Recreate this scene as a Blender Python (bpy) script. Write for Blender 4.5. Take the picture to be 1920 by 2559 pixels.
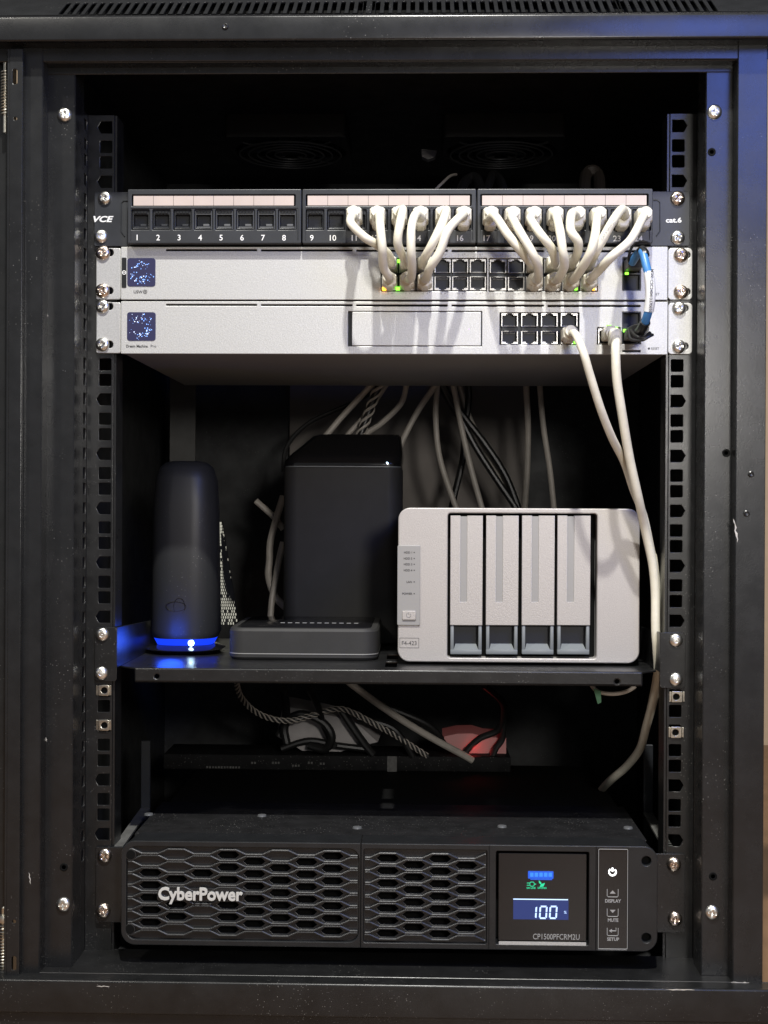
import bpy, bmesh, math, random
import numpy as np
from mathutils import Vector, Matrix
random.seed(7)
R = math.radians
S = 0.001                                   # everything below is in millimetres
for o in list(bpy.data.objects): bpy.data.objects.remove(o)
scene = bpy.context.scene
COL = scene.collection

# ------------------------------------------------------------------ camera
CAM = np.array([25.0, -1100.0, 450.7]); YAW, PIT, ROL = R(-1.509), R(-0.2006), R(0.2767)
F_PX = 3381.0; IW, IH = 1920.0, 2559.0
fw = np.array([math.sin(YAW)*math.cos(PIT), math.cos(YAW)*math.cos(PIT), math.sin(PIT)])
r0 = np.array([math.cos(YAW), -math.sin(YAW), 0.0]); u0 = np.cross(r0, fw)
rt = r0*math.cos(ROL)+u0*math.sin(ROL); up = -r0*math.sin(ROL)+u0*math.cos(ROL)
cam = bpy.data.cameras.new('camera'); camo = bpy.data.objects.new('camera', cam); COL.objects.link(camo)
cam.sensor_fit = 'VERTICAL'; cam.sensor_height = 24.0; cam.lens = 24.0*F_PX/IH
cam.clip_start = 0.02; cam.clip_end = 50
camo.matrix_world = Matrix(((rt[0], up[0], -fw[0], CAM[0]*S), (rt[1], up[1], -fw[1], CAM[1]*S), (rt[2], up[2], -fw[2], CAM[2]*S), (0, 0, 0, 1)))
scene.camera = camo

# ------------------------------------------------------------------ light: a dim room, two ceiling lamps, one small blue lamp
world = bpy.data.worlds.new('World'); scene.world = world; world.use_nodes = True
bg = world.node_tree.nodes['Background']
bg.inputs[0].default_value = (0.95, 0.97, 1.0, 1); bg.inputs[1].default_value = 0.19
def lamp(name, loc, target, power, size, col):
    l = bpy.data.lights.new(name, 'AREA'); l.shape = 'DISK'; l.size = size*S; l.energy = power; l.color = col
    o = bpy.data.objects.new(name, l); COL.objects.link(o); o.location = Vector(loc)*S
    o.rotation_euler = (Vector(target)-Vector(loc)).to_track_quat('-Z', 'Y').to_euler()
    return o
lamp('ceiling_lamp', (60, -1000, 2150), (0, 0, 500), 54, 55, (1.0, 0.98, 0.92))
lamp('ceiling_lamp', (-1150, -1250, 2050), (0, 0, 500), 12, 110, (1.0, 0.95, 0.86))
lamp('standing_lamp', (360, -1560, 700), (40, 300, 480), 7.8, 170, (1.0, 0.955, 0.89))
lamp('blue_lamp', (570, -960, 1100), (300, -58, 780), 3.4, 420, (0.14, 0.25, 1.0))
vs = scene.view_settings; vs.view_transform = 'Standard'; vs.look = 'None'; vs.gamma = 1; vs.use_curve_mapping = False; vs.exposure = 0.18
scene.display_settings.display_device = 'sRGB'

# ------------------------------------------------------------------ measuring helper: a point of the photograph at depth y
def at(sx, sy, y=0.0):
    d = fw + rt*((sx-IW/2)/F_PX) + up*((IH/2-sy)/F_PX)
    t = (y-CAM[1])/d[1]
    return (CAM[0]+d[0]*t, CAM[2]+d[2]*t)
def P(sx, sy, y): x, z = at(sx, sy, y); return (x, y, z)
def rp(sx0, sy0, sx1, sy1, y):
    mx, my = (sx0+sx1)/2, (sy0+sy1)/2
    return at(sx0, my, y)[0], at(sx1, my, y)[0], at(mx, sy1, y)[1], at(mx, sy0, y)[1]     # x0 x1 z0 z1

# ------------------------------------------------------------------ materials
MATS = {}
def mat(name, base, rough=0.5, metal=0.0, spec=0.5, bump=0.0, bscale=400, var=0.0, vscale=60, rvar=0.0, dust=0.0, dscale=350,
        dcol=(0.35, 0.34, 0.32), scratch=0.0, coat=0.0, emit=None, es=0.0, speck=0.0, bdist=0.0004):
    m = bpy.data.materials.new(name); m.use_nodes = True; MATS[name] = m
    nt = m.node_tree; N = nt.nodes; L = nt.links; b = N['Principled BSDF']
    b.inputs['Base Color'].default_value = (*base, 1); b.inputs['Roughness'].default_value = rough
    b.inputs['Metallic'].default_value = metal; b.inputs['Specular IOR Level'].default_value = spec
    b.inputs['Coat Weight'].default_value = coat; b.inputs['Coat Roughness'].default_value = 0.12
    tc = N.new('ShaderNodeTexCoord'); geo = N.new('ShaderNodeNewGeometry'); src = geo.outputs['Position']
    col = None
    def noise(sc, det=3.0, rg=0.55):
        n = N.new('ShaderNodeTexNoise'); n.inputs['Scale'].default_value = sc; n.inputs['Detail'].default_value = det
        n.inputs['Roughness'].default_value = rg; L.new(src, n.inputs['Vector']); return n
    def ramp(sock, a, c):
        r = N.new('ShaderNodeMapRange'); r.inputs[1].default_value = a; r.inputs[2].default_value = c; L.new(sock, r.inputs[0]); return r.outputs[0]
    def mix(fac, a, c):
        x = N.new('ShaderNodeMix'); x.data_type = 'RGBA'; L.new(fac, x.inputs[0])
        for s, v in ((x.inputs[6], a), (x.inputs[7], c)):
            if isinstance(v, tuple): s.default_value = (*v, 1)
            else: L.new(v, s)
        return x.outputs[2]
    col = base
    if var:
        col = mix(ramp(noise(vscale).outputs[0], 0.3, 0.7), tuple(c*(1-var) for c in base), tuple(min(1, c*(1+var)) for c in base))
    if speck:
        col = mix(ramp(noise(1000, 2).outputs[0], 0.35, 0.75), col if not isinstance(col, tuple) else tuple(c*(1-speck) for c in base), tuple(min(1, c*(1+speck)) for c in base))
    if dust:
        v = N.new('ShaderNodeTexVoronoi'); v.inputs['Scale'].default_value = dscale; L.new(src, v.inputs['Vector'])
        dots = ramp(v.outputs['Distance'], 0.16, 0.05)
        patch = ramp(noise(22, 4).outputs[0], 0.56-0.12*dust, 0.75)
        mm = N.new('ShaderNodeMath'); mm.operation = 'MULTIPLY'; L.new(dots, mm.inputs[0]); L.new(patch, mm.inputs[1])
        col = mix(mm.outputs[0], col, dcol)
    if scratch:
        mp = N.new('ShaderNodeMapping'); mp.inputs['Scale'].default_value = (9, 9, 60); mp.inputs['Rotation'].default_value = (0.3, 0.5, 0.4); L.new(src, mp.inputs['Vector'])
        n = N.new('ShaderNodeTexNoise'); n.inputs['Scale'].default_value = 3.0; n.inputs['Detail'].default_value = 8; n.inputs['Roughness'].default_value = 0.75; L.new(mp.outputs[0], n.inputs['Vector'])
        col = mix(ramp(n.outputs[0], 0.70-0.04*scratch, 0.80), col, (0.16, 0.155, 0.15))
    if not isinstance(col, tuple): L.new(col, b.inputs['Base Color'])
    if rvar:
        q = N.new('ShaderNodeMapRange'); q.inputs[1].default_value = 0.3; q.inputs[2].default_value = 0.7
        q.inputs[3].default_value = max(0.03, rough-rvar); q.inputs[4].default_value = min(1, rough+rvar)
        L.new(noise(35, 5, 0.65).outputs[0], q.inputs[0]); L.new(q.outputs[0], b.inputs['Roughness'])
    if bump:
        bp = N.new('ShaderNodeBump'); bp.inputs['Strength'].default_value = bump; bp.inputs['Distance'].default_value = bdist
        L.new(noise(bscale, 2).outputs[0], bp.inputs['Height']); L.new(bp.outputs[0], b.inputs['Normal'])
    if emit:
        b.inputs['Emission Color'].default_value = (*emit, 1); b.inputs['Emission Strength'].default_value = es
    return m
BLK = mat('black powder coat', (0.011, 0.0114, 0.0122), 0.27, spec=0.5, bump=0.10, bscale=900, var=0.2, rvar=0.04, dust=0.2, scratch=0.15)
BLKD = mat('black powder coat dusty', (0.0105, 0.0107, 0.011), 0.31, spec=0.5, bump=0.12, bscale=900, var=0.25, rvar=0.05, dust=1.0, dscale=420, scratch=0.7)
INNER = mat('matt black sheet inside', (0.030, 0.031, 0.032), 0.55, spec=0.25, bump=0.15, bscale=700, var=0.3, rvar=0.08, dust=0.35)
REAR = mat('brown grey lit back tone', (0.19, 0.17, 0.155), 0.6, spec=0.3, var=0.15, vscale=14, bump=0.1)
PANEL = mat('black patch panel steel', (0.022, 0.024, 0.028), 0.42, spec=0.45, bump=0.1, bscale=1200, var=0.15)
PLAST = mat('black moulded plastic', (0.012, 0.0128, 0.0140), 0.34, spec=0.45, bump=0.2, bscale=1800, var=0.15)
UPSB = mat('dusty matt black cover', (0.011, 0.011, 0.0115), 0.6, spec=0.08, bump=0.1, bscale=700, var=0.3, dust=1.6, dscale=380)
PANELG = mat('grey guard wire', (0.07, 0.07, 0.07), 0.35, metal=0.4)  # even grey, paler than the fan frames
NASB2 = mat('dull grey strip', (0.055, 0.055, 0.053), 0.55, var=0.15)
EDGE = mat('grey jack rim', (0.085, 0.088, 0.092), 0.45)
HOLE = mat('unlit jack plastic', (0.030, 0.033, 0.039), 0.5, spec=0.3)
DARK = mat('black gap and shade', (0.004, 0.004, 0.004), 0.8, spec=0.1)  # near-black for holes and joints, and for painted shade
SILV = mat('silver anodised sheet', (0.485, 0.485, 0.475), 0.42, metal=0.35, spec=0.5, bump=0.5, bscale=1500, speck=0.12, bdist=0.0003)
SILV2 = mat('silver painted chassis', (0.27, 0.28, 0.275), 0.5, metal=0.2, bump=0.2, bscale=1800)
NASP = mat('champagne silver plastic', (0.40, 0.378, 0.362), 0.40, metal=0.25, bump=0.45, bscale=1400, speck=0.08, bdist=0.0003)
NASG = mat('grey plastic trim', (0.27, 0.265, 0.26), 0.42, metal=0.1, bump=0.1)
NASB = mat('blue grey tray plastic', (0.17, 0.185, 0.195), 0.42, bump=0.1)
CREAM = mat('cream cable jacket', (0.71, 0.675, 0.56), 0.42, spec=0.45, var=0.06, vscale=120, bump=0.12, bscale=250)
CREAMP = mat('cream plug boot', (0.73, 0.70, 0.60), 0.38, spec=0.45, var=0.05, bump=0.1, bscale=500)
GCAB = mat('greyed white cable jacket', (0.42, 0.385, 0.34), 0.5, var=0.1, vscale=90)
BCAB = mat('black cable jacket', (0.012, 0.012, 0.012), 0.4)
SCREW = mat('nickel plated steel', (0.80, 0.79, 0.75), 0.30, metal=1.0, bump=0.15, bscale=700, var=0.15, vscale=300)
SCREWB = mat('bronze tinted steel', (0.70, 0.60, 0.52), 0.26, metal=1.0, bump=0.2, bscale=700, var=0.25, vscale=300)
NUT = mat('zinc plated spring steel', (0.60, 0.57, 0.50), 0.30, metal=1.0, bump=0.2, bscale=600, var=0.2, vscale=200)
WHITE = mat('white print', (0.75, 0.75, 0.74), 0.5)
GPRINT = mat('grey print', (0.30, 0.30, 0.30), 0.5)
DPRINT = mat('dark print', (0.035, 0.035, 0.037), 0.5)
LABEL = mat('pinkish paper label', (0.47, 0.395, 0.36), 0.45, var=0.06, vscale=40)
JACK = mat('steel port shield', (0.40, 0.39, 0.375), 0.35, metal=0.75, bump=0.1)
GLOSS = mat('gloss black', (0.008, 0.008, 0.009), 0.10, spec=0.5, rvar=0.03)
MATT = mat('matt charcoal plastic', (0.026, 0.0255, 0.025), 0.62, spec=0.35, bump=0.15, bscale=1200, var=0.1)
TOWER = mat('satin black plastic', (0.022, 0.023, 0.024), 0.45, spec=0.5, bump=0.1, bscale=1300, dust=0.5)
BLUEJ = mat('blue cable jacket', (0.05, 0.20, 0.48), 0.38)
PAPER = mat('white paper label', (0.72, 0.73, 0.74), 0.45)
WCARD = mat('white plastic block', (0.34, 0.32, 0.315), 0.4, var=0.1)
REDG = mat('red lit white plastic', (0.45, 0.25, 0.24), 0.4, emit=(1.0, 0.03, 0.04), es=0.02)
GREENT = mat('green plastic tag', (0.06, 0.20, 0.10), 0.5)
BRONZE = mat('brown rubber', (0.028, 0.022, 0.018), 0.6)
GALV = mat('bare galvanised steel', (0.20, 0.20, 0.19), 0.45, metal=0.5, var=0.25, vscale=70, bump=0.2, dust=0.6)
WALLM = mat('warm wall paint', (0.48, 0.36, 0.24), 0.8, var=0.05)
WOOD = mat('orange wood floor', (0.20, 0.115, 0.06), 0.45, var=0.25, vscale=9)
def em(name, col, s): return mat(name, tuple(c*0.05 for c in col), 0.4, emit=col, es=s)
E_SCR = em('dim blue screen', (0.055, 0.055, 0.18), 0.42)
E_DOT = em('blue screen dots', (0.22, 0.42, 1.0), 2.2)
E_DOT2 = em('pale screen dots', (0.62, 0.72, 1.0), 2.4)
E_GRN = em('green indicator', (0.25, 1.0, 0.05), 2.6)
E_ORG = em('amber indicator', (1.0, 0.40, 0.03), 5.0)
E_BLUE = em('blue light ring', (0.008, 0.05, 1.0), 1.0)
E_CORE = em('white blue light', (0.55, 0.80, 1.0), 16.0)
E_LCD = em('lcd blue field', (0.045, 0.085, 0.36), 0.42)
E_LCDW = em('lcd white segments', (0.50, 0.68, 1.0), 1.5)
E_LCDB = em('lcd blue battery', (0.02, 0.14, 0.95), 0.75)
E_LCDB2 = em('lcd pale blue cells', (0.05, 0.30, 1.0), 0.9)
E_LCDG = em('lcd green icons', (0.03, 0.85, 0.42), 0.85)
E_PWR = em('white lit power symbol', (1.0, 1.0, 1.0), 4.0)
E_PINK = em('faint violet light', (0.85, 0.6, 1.0), 1.0)

# ------------------------------------------------------------------ object helpers
WL = {}
def fin(o, parent, loc):
    COL.objects.link(o); p = WL.get(parent.name, (0, 0, 0)) if parent else (0, 0, 0)
    o.location = Vector([(a-b)*S for a, b in zip(loc, p)])
    if parent: o.parent = parent
    WL[o.name] = tuple(loc)
    return o
def tag(o, label=None, cat=None, group=None, kind=None):
    for k, v in (('label', label), ('category', cat), ('group', group), ('kind', kind)):
        if v: o[k] = v
    return o
def thing(name, loc, label, cat, group=None):
    o = bpy.data.objects.new(name, None); o.empty_display_size = 0.02
    return tag(fin(o, None, loc), label, cat, group)
class MB:
    def __init__(s): s.v = []; s.f = []
    def add(s, v, f):
        n = len(s.v); s.v += [tuple(p) for p in v]; s.f += [tuple(i+n for i in q) for q in f]; return s
    def box(s, x0, x1, y0, y1, z0, z1, bev=0.0, seg=1):
        if x0 > x1: x0, x1 = x1, x0
        if y0 > y1: y0, y1 = y1, y0
        if z0 > z1: z0, z1 = z1, z0
        if bev > 0:
            bm = bmesh.new(); bmesh.ops.create_cube(bm, size=1)
            for v in bm.verts: v.co = Vector((x0+(v.co.x+.5)*(x1-x0), y0+(v.co.y+.5)*(y1-y0), z0+(v.co.z+.5)*(z1-z0)))
            bmesh.ops.bevel(bm, geom=list(bm.edges), offset=bev, segments=seg, profile=0.5, affect='EDGES')
            s.bm(bm); return s
        return s.add([(x0,y0,z0),(x1,y0,z0),(x1,y1,z0),(x0,y1,z0),(x0,y0,z1),(x1,y0,z1),(x1,y1,z1),(x0,y1,z1)],
                     [(0,3,2,1),(4,5,6,7),(0,1,5,4),(1,2,6,5),(2,3,7,6),(3,0,4,7)])
    def bm(s, bm):
        bm.verts.index_update(); s.add([tuple(v.co) for v in bm.verts], [[v.index for v in f.verts] for f in bm.faces]); bm.free()
    def mesh(s, me, M=None):
        vs_ = [(M @ v.co) if M else v.co for v in me.vertices]
        s.add([tuple(v) for v in vs_], [tuple(p.vertices) for p in me.polygons]); return s
    def tube(s, pts, r, n=10, smooth=True, cap=True, sub=8):
        p = [Vector(q) for q in pts]
        if smooth and len(p) > 2:
            out = []; rr = []
            rl = r if isinstance(r, (list, tuple)) else [r]*len(p)
            for i in range(len(p)-1):
                a, b, c, d = p[max(i-1, 0)], p[i], p[i+1], p[min(i+2, len(p)-1)]
                for k in range(sub):
                    t = k/sub
                    out.append(0.5*((2*b)+(c-a)*t+(2*a-5*b+4*c-d)*t*t+(3*b-a-3*c+d)*t**3)); rr.append(rl[i]*(1-t)+rl[i+1]*t)
            out.append(p[-1]); rr.append(rl[-1]); p = out
        else: rr = list(r) if isinstance(r, (list, tuple)) else [r]*len(p)
        T = [(p[min(i+1, len(p)-1)]-p[max(i-1, 0)]).normalized() for i in range(len(p))]
        nrm = T[0].orthogonal().normalized(); v = []; f = []
        for i, q in enumerate(p):
            nrm = (nrm-T[i]*nrm.dot(T[i])).normalized(); bn = T[i].cross(nrm)
            for k in range(n):
                a = 2*math.pi*k/n; v.append(q+(nrm*math.cos(a)+bn*math.sin(a))*rr[i])
        for i in range(len(p)-1):
            for k in range(n): f.append((i*n+k, i*n+(k+1) % n, (i+1)*n+(k+1) % n, (i+1)*n+k))
        if cap: f.append(tuple(range(n-1, -1, -1))); f.append(tuple((len(p)-1)*n+k for k in range(n)))
        return s.add(v, f)
    def lathe(s, prof, c, axis='y', n=24):
        # prof: (radius, offset along axis)
        v = []; f = []
        for (r, h) in prof:
            for k in range(n):
                a = 2*math.pi*k/n; ca, sa = r*math.cos(a), r*math.sin(a)
                v.append((c[0]+ca, c[1]+h, c[2]+sa) if axis == 'y' else ((c[0]+ca, c[1]+sa, c[2]+h) if axis == 'z' else (c[0]+h, c[1]+ca, c[2]+sa)))
        for i in range(len(prof)-1):
            for k in range(n): f.append((i*n+k, i*n+(k+1) % n, (i+1)*n+(k+1) % n, (i+1)*n+k))
        f.append(tuple(range(n-1, -1, -1))); f.append(tuple((len(prof)-1)*n+k for k in range(n)))
        return s.add(v, f)
    def loft(s, loops, cap=True):
        n = len(loops[0]); v = [q for l in loops for q in l]; f = []
        for i in range(len(loops)-1):
            for k in range(n): f.append((i*n+k, i*n+(k+1) % n, (i+1)*n+(k+1) % n, (i+1)*n+k))
        if cap: f.append(tuple(range(n-1, -1, -1))); f.append(tuple((len(loops)-1)*n+k for k in range(n)))
        return s.add(v, f)
    def plate(s, loops, y, th, bev=0.0, M=None):
        # closed outlines in x,z (inner ones are holes); front face at y, going back by th
        me = curve_mesh(loops, th, bev)
        if M is None:
            for v in me.vertices: v.co = Vector((v.co.x, y+th/2-v.co.z, v.co.y))
            s.mesh(me)
        else:
            for v in me.vertices: v.co.z += -th/2
            s.mesh(me, M)
        bpy.data.meshes.remove(me); return s
    def build(s, name, m, parent=None, loc=None, sharp=35, smooth=True, local=False):
        if loc is None: loc = WL.get(parent.name, (0, 0, 0)) if parent else (0, 0, 0)
        off = (0, 0, 0) if local else loc
        me = bpy.data.meshes.new(name)
        me.from_pydata([((p[0]-off[0])*S, (p[1]-off[1])*S, (p[2]-off[2])*S) for p in s.v], [], s.f); me.validate()
        bm = bmesh.new(); bm.from_mesh(me); bmesh.ops.recalc_face_normals(bm, faces=bm.faces); bm.to_mesh(me); bm.free()
        if smooth:
            me.polygons.foreach_set('use_smooth', [True]*len(me.polygons)); me.set_sharp_from_angle(angle=R(sharp))
        me.materials.append(m)
        return fin(bpy.data.objects.new(name, me), parent, loc)
JR = random.Random(3)
def curve_mesh(loops, th, bev):
    cu = bpy.data.curves.new('t', 'CURVE'); cu.dimensions = '2D'; cu.fill_mode = 'BOTH'
    cu.extrude = max(th/2-bev, 0.0001); cu.bevel_depth = bev; cu.bevel_resolution = 1 if bev < 0.8 else 3; cu.offset = -bev
    for l in loops:
        sp = cu.splines.new('POLY'); sp.points.add(len(l)-1)
        for i, q in enumerate(l): sp.points[i].co = (q[0]+JR.uniform(-.004, .004), q[1]+JR.uniform(-.004, .004), 0, 1)
        sp.use_cyclic_u = True
    o = bpy.data.objects.new('t', cu); me = bpy.data.meshes.new_from_object(o)
    bpy.data.objects.remove(o); bpy.data.curves.remove(cu); return me
def text_mesh(body, size, bold=0.0, shear=0.0, align='CENTER', th=0.1, space=1.0):
    cu = bpy.data.curves.new('t', 'FONT'); cu.body = body; cu.size = size; cu.align_x = align; cu.align_y = 'CENTER'
    cu.offset = bold; cu.shear = shear; cu.extrude = th/2; cu.space_character = space; cu.resolution_u = 3
    o = bpy.data.objects.new('t', cu); me = bpy.data.meshes.new_from_object(o)
    bpy.data.objects.remove(o); bpy.data.curves.remove(cu); return me
def text(name, body, sx, sy, y, h, m, parent, w=None, bold=0.0, shear=0.0, th=0.12, align='CENTER', mb=None):
    # capital height h in mm, centre at photo point; w stretches to a width
    me = text_mesh(body, h/0.70, bold*h, shear, 'CENTER', th)
    co = [v.co for v in me.vertices]
    x0, x1 = min(c.x for c in co), max(c.x for c in co); y0, y1 = min(c.y for c in co), max(c.y for c in co)
    k = (w/(x1-x0)) if w else 1.0; x, z = at(sx, sy, y)
    k2 = 1.0
    for v in me.vertices: v.co = Vector((x+(v.co.x-(x0+x1)/2)*k, y-v.co.z, z+(v.co.y-(y0+y1)/2)*k2))
    t = mb or MB(); t.mesh(me); bpy.data.meshes.remove(me)
    return t if mb else t.build(name, m, parent, smooth=False)
def rrect(x0, x1, z0, z1, r=0.0, n=4):
    if r <= 0: return [(x0, z0), (x1, z0), (x1, z1), (x0, z1)]
    r = min(r, (x1-x0)/2-1e-3, (z1-z0)/2-1e-3); out = []
    for cx, cz, a in ((x1-r, z0+r, -90), (x1-r, z1-r, 0), (x0+r, z1-r, 90), (x0+r, z0+r, 180)):
        for k in range(n+1):
            t = R(a+90*k/n); out.append((cx+r*math.cos(t), cz+r*math.sin(t)))
    return out
def circ(x, z, r, n=20): return [(x+r*math.cos(2*math.pi*k/n), z+r*math.sin(2*math.pi*k/n)) for k in range(n)]
def rloop(cx, cy, z, w, d, r, n=5):
    return [(x, y, z) for x, y in rrect(cx-w/2, cx+w/2, cy-d/2, cy+d/2, r, n)]
def copy_obj(o, parent, loc):
    return fin(o.copy(), parent, loc)

# ------------------------------------------------------------------ screws
def screw_mesh(name, m, rad=5.6, h=3.0, cross=True, hexrec=False):
    v = []; f = []; nr, na = 12, 36
    v.append((0, -h, 0))
    for i in range(1, nr+1):
        q = i/nr; r = rad*q
        for k in range(na):
            a = 2*math.pi*k/na; x, z = r*math.cos(a), r*math.sin(a)
            y = -h*math.sqrt(max(0, 1-(q*0.97)**2.6))
            if cross and r < rad*0.56 and min(abs(x), abs(z)) < rad*0.14: y += 1.5*(1-r/rad*1.2)
            if hexrec and r < rad*0.40: y += 1.3
            v.append((x, y, z))
    for k in range(na): f.append((0, 1+k, 1+(k+1) % na))
    for i in range(nr-1):
        for k in range(na):
            a = 1+i*na; f.append((a+k, a+na+k, a+na+(k+1) % na, a+(k+1) % na))
    b = len(v)
    for k in range(na):
        a = 2*math.pi*k/na; v.append((rad*math.cos(a), 0.6, rad*math.sin(a)))
    for k in range(na): f.append((1+(nr-1)*na+k, b+k, b+(k+1) % na, 1+(nr-1)*na+(k+1) % na))
    me = bpy.data.meshes.new(name); me.from_pydata([tuple(c*S for c in p) for p in v], [], f); me.materials.append(m)
    me.polygons.foreach_set('use_smooth', [True]*len(me.polygons)); me.set_sharp_from_angle(angle=R(38)); return me
SC_A = screw_mesh('screw', SCREW); SC_B = screw_mesh('screw', SCREWB, rad=5.9); SC_C = screw_mesh('screw', SCREW, rad=5.4, h=2.6, cross=False, hexrec=True)
def screw(sx, sy, y, parent, me=None, rot=None):
    o = bpy.data.objects.new('screw', me or SC_A); o.rotation_euler = (R(random.uniform(-7, 7)), random.uniform(0, 3) if rot is None else rot, R(random.uniform(-7, 7)))
    return fin(o, parent, P(sx, sy, y))

# ================================================================== the setting
w = MB().box(-2600, 2600, 1500, 1530, -10, 2700).build('wall', WALLM); tag(w, kind='structure')
fl = MB().box(-2600, 2600, -2600, 1500, -40, 0).build('floor', WOOD); tag(fl, kind='structure')

# ================================================================== the cabinet
YA, YB, YF = -58.0, -42.0, -74.0
rack = thing('server_cabinet', (0, 200, 0), 'black steel wall cabinet with open front holding all the network gear', 'server rack')
xA_l, xA_r = at(52, 1279, YA)[0], at(1913, 1279, YA)[0]
xA_li, xA_ri = at(103, 1279, YA)[0], at(1838, 1279, YA)[0]
xB_li, xB_ri = at(184, 1279, YB)[0], at(1759, 1279, YB)[0]
ztop_in = at(960, 143, YF+14)[1]; zbot_in = at(960, 2427, YB)[1]
ZPT = at(960, 74, YA)[1]
for xo, xi, xb, sg in ((xA_l, xA_li, xB_li, 1), (xA_r, xA_ri, xB_ri, -1)):
    m = MB()
    m.box(xo, xi, YA, YA+2, 30, ZPT, 0.7)                      # outer face
    m.box(xi-2*sg, xi, YA+1.6, YB+1.5, 30, ZPT, 0.3)           # step
    m.box(xi-1.5*sg, xb, YB, YB+2, 30, ZPT, 0.7)               # inner face
    m.box(xb-2*sg, xb, YB+1.6, -13, 30, ZPT, 0.4)              # return towards the rail
    m.box(xo, xo+2*sg, YA+2.1, 520, 30, ZPT, 0.3)
    m.build('frame_post', BLK, rack)
# mounting rails with square holes; k counts rack units, hole k=0 is the uppermost notched one
def hole_z(k, j): return 760.0-44.45*k+(0, 15.875, -15.875)[j]
def rail(sg, bot):
    xo, xi = sg*247.5, sg*225.8
    z0, z1 = bot, 770.0
    loops = [rrect(min(xo, xi), max(xo, xi), z0, z1, 0)]
    a = 4.9
    for k in range(0, 14):
        for j in range(3):
            z = hole_z(k, j)
            if z > 765: continue
            cx = sg*232.55
            if j == 0:
                pts = [(cx-sg*a, z-a), (cx-sg*a, z+a), (cx+sg*(a-1.0), z+a), (cx+sg*a, z+a-1.2), (cx+sg*(a+1.1), z+1.8), (cx+sg*(a+2.1), z+0.3), (cx+sg*(a+1.0), z-1.9), (cx+sg*a, z-a+1), (cx+sg*(a-1), z-a)]
                if sg > 0: pts = pts[::-1]
                loops.append(pts)
            else: loops.append(rrect(cx-a, cx+a, z-a, z+a, 0.9, 2))
    m = MB().plate(loops, 0.0, 2.0, 0.35)
    m.box(xi-sg*0.2, xi-sg*1.9, 1.9, 26, z0, z1)               # inner return
    r_ = m.build('mounting_rail', BLKD, rack)
    # forward flange with a column of slots
    lp = [rrect(-13, -0.3, z0, z1)]
    for k in range(0, 14):
        for j in range(3):
            z = hole_z(k, j)
            if z < 765: lp.append(rrect(-11.6, -3.0, z-4.6, z+4.6, 0.5, 2))
    M = Matrix(((0, 0, -sg, xo), (1, 0, 0, 0), (0, 1, 0, 0), (0, 0, 0, 1)))
    fm = MB().plate(lp, 0, 1.8, 0.25, M=M); fm.build('side_flange', BLKD, r_)
    return r_
railL, railR = rail(-1, at(240, 2389, 0)[1]), rail(1, at(1700, 2395, 0)[1])
MB().box(-260, -249.5, -12.5, -11, 60, 830).build('filler_strip', INNER, rack); MB().box(249.5, 260, -12.5, -11, 60, 830).build('filler_strip', INNER, rack)
# shell
MB().box(xA_l+2.2, xA_l+4, -10, 520, 30, 845).build('side_panel', INNER, rack)
MB().box(xA_r-4, xA_r-2.2, -10, 520, 30, 845).build('side_panel', INNER, rack)
MB().box(xA_l, xA_r, 520, 522, 30, 845).build('back_panel', INNER, rack)
MB().box(-130, 150, 505, 508, 345, 640, 0.5).build('lit_back_patch', REAR, rack)  # brown grey patch; light reaching the back panel is put into its colour
MB().box(xA_l, xA_r, -20, 520, 838, 841).build('top_panel', INNER, rack)
MB().box(xA_l, xA_r, -20, 520, 34, 37).build('bottom_panel', INNER, rack)
MB().box(at(424, 1100, 400)[0], at(489, 1100, 400)[0], 400, 403, 340, 600, 0.5).build('rear_strip', NASB2, rack)  # plain grey upright strip, paler than the back panel
# top fascia: front face, slotted sloping cap, stepped lip under it
zf1, zf0 = at(960, 35.5, YF)[1], at(960, 99, YF)[1]
m = MB(); m.box(-335, 335, YF, YF+5, zf0, zf1, 1.8, 4); m.box(-335, 335, YF+1.8, YA+2, zf0, zf0+2, 0.4)
m.box(-335, 335, YA+1, YA+3, zf0-10, zf0+20, 0.5); m.box(xA_li-4, xA_ri+4, YA+3, YB, zf0-10.5, zf0-9, 0.4); m.box(xA_li-4, xA_ri+4, YB-1, YB+1, zf0-15.5, zf0-8, 0.5)
m.build('top_bar', BLK, rack)
sl = R(35); n_sl = 75; loops = [rrect(-335, 335, 0, 62, 0)]
xs0, xs1 = at(158, 18, YF+12)[0], at(1784, 14, YF+12)[0]
for i in range(n_sl):
    x = xs0+(xs1-xs0)*i/(n_sl-1); loops.append(rrect(x-1.8, x+1.8, 4, 37, 1.0, 2))
M = Matrix(((1, 0, 0, 0), (0, math.cos(sl), -math.sin(sl), YF+1.0), (0, math.sin(sl), math.cos(sl), zf1+0.4), (0, 0, 0, 1)))
cap = MB().plate(loops, 0, 1.6, 0.35, M=M).build('vent_cap', BLK, rack)
MB().plate([rrect(-330, 330, 1, 60)], 0, 1, 0, M=M @ Matrix.Translation((0, 0, -7))).build('vent_dark_backing', DARK, rack)  # dark sheet added behind the slots so they look shaded
MB().box(-330, 330, -30, 0, 842, 900).build('vent_dark_block', DARK, rack)  # dark block added behind the slots, closes off the view through them
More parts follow.
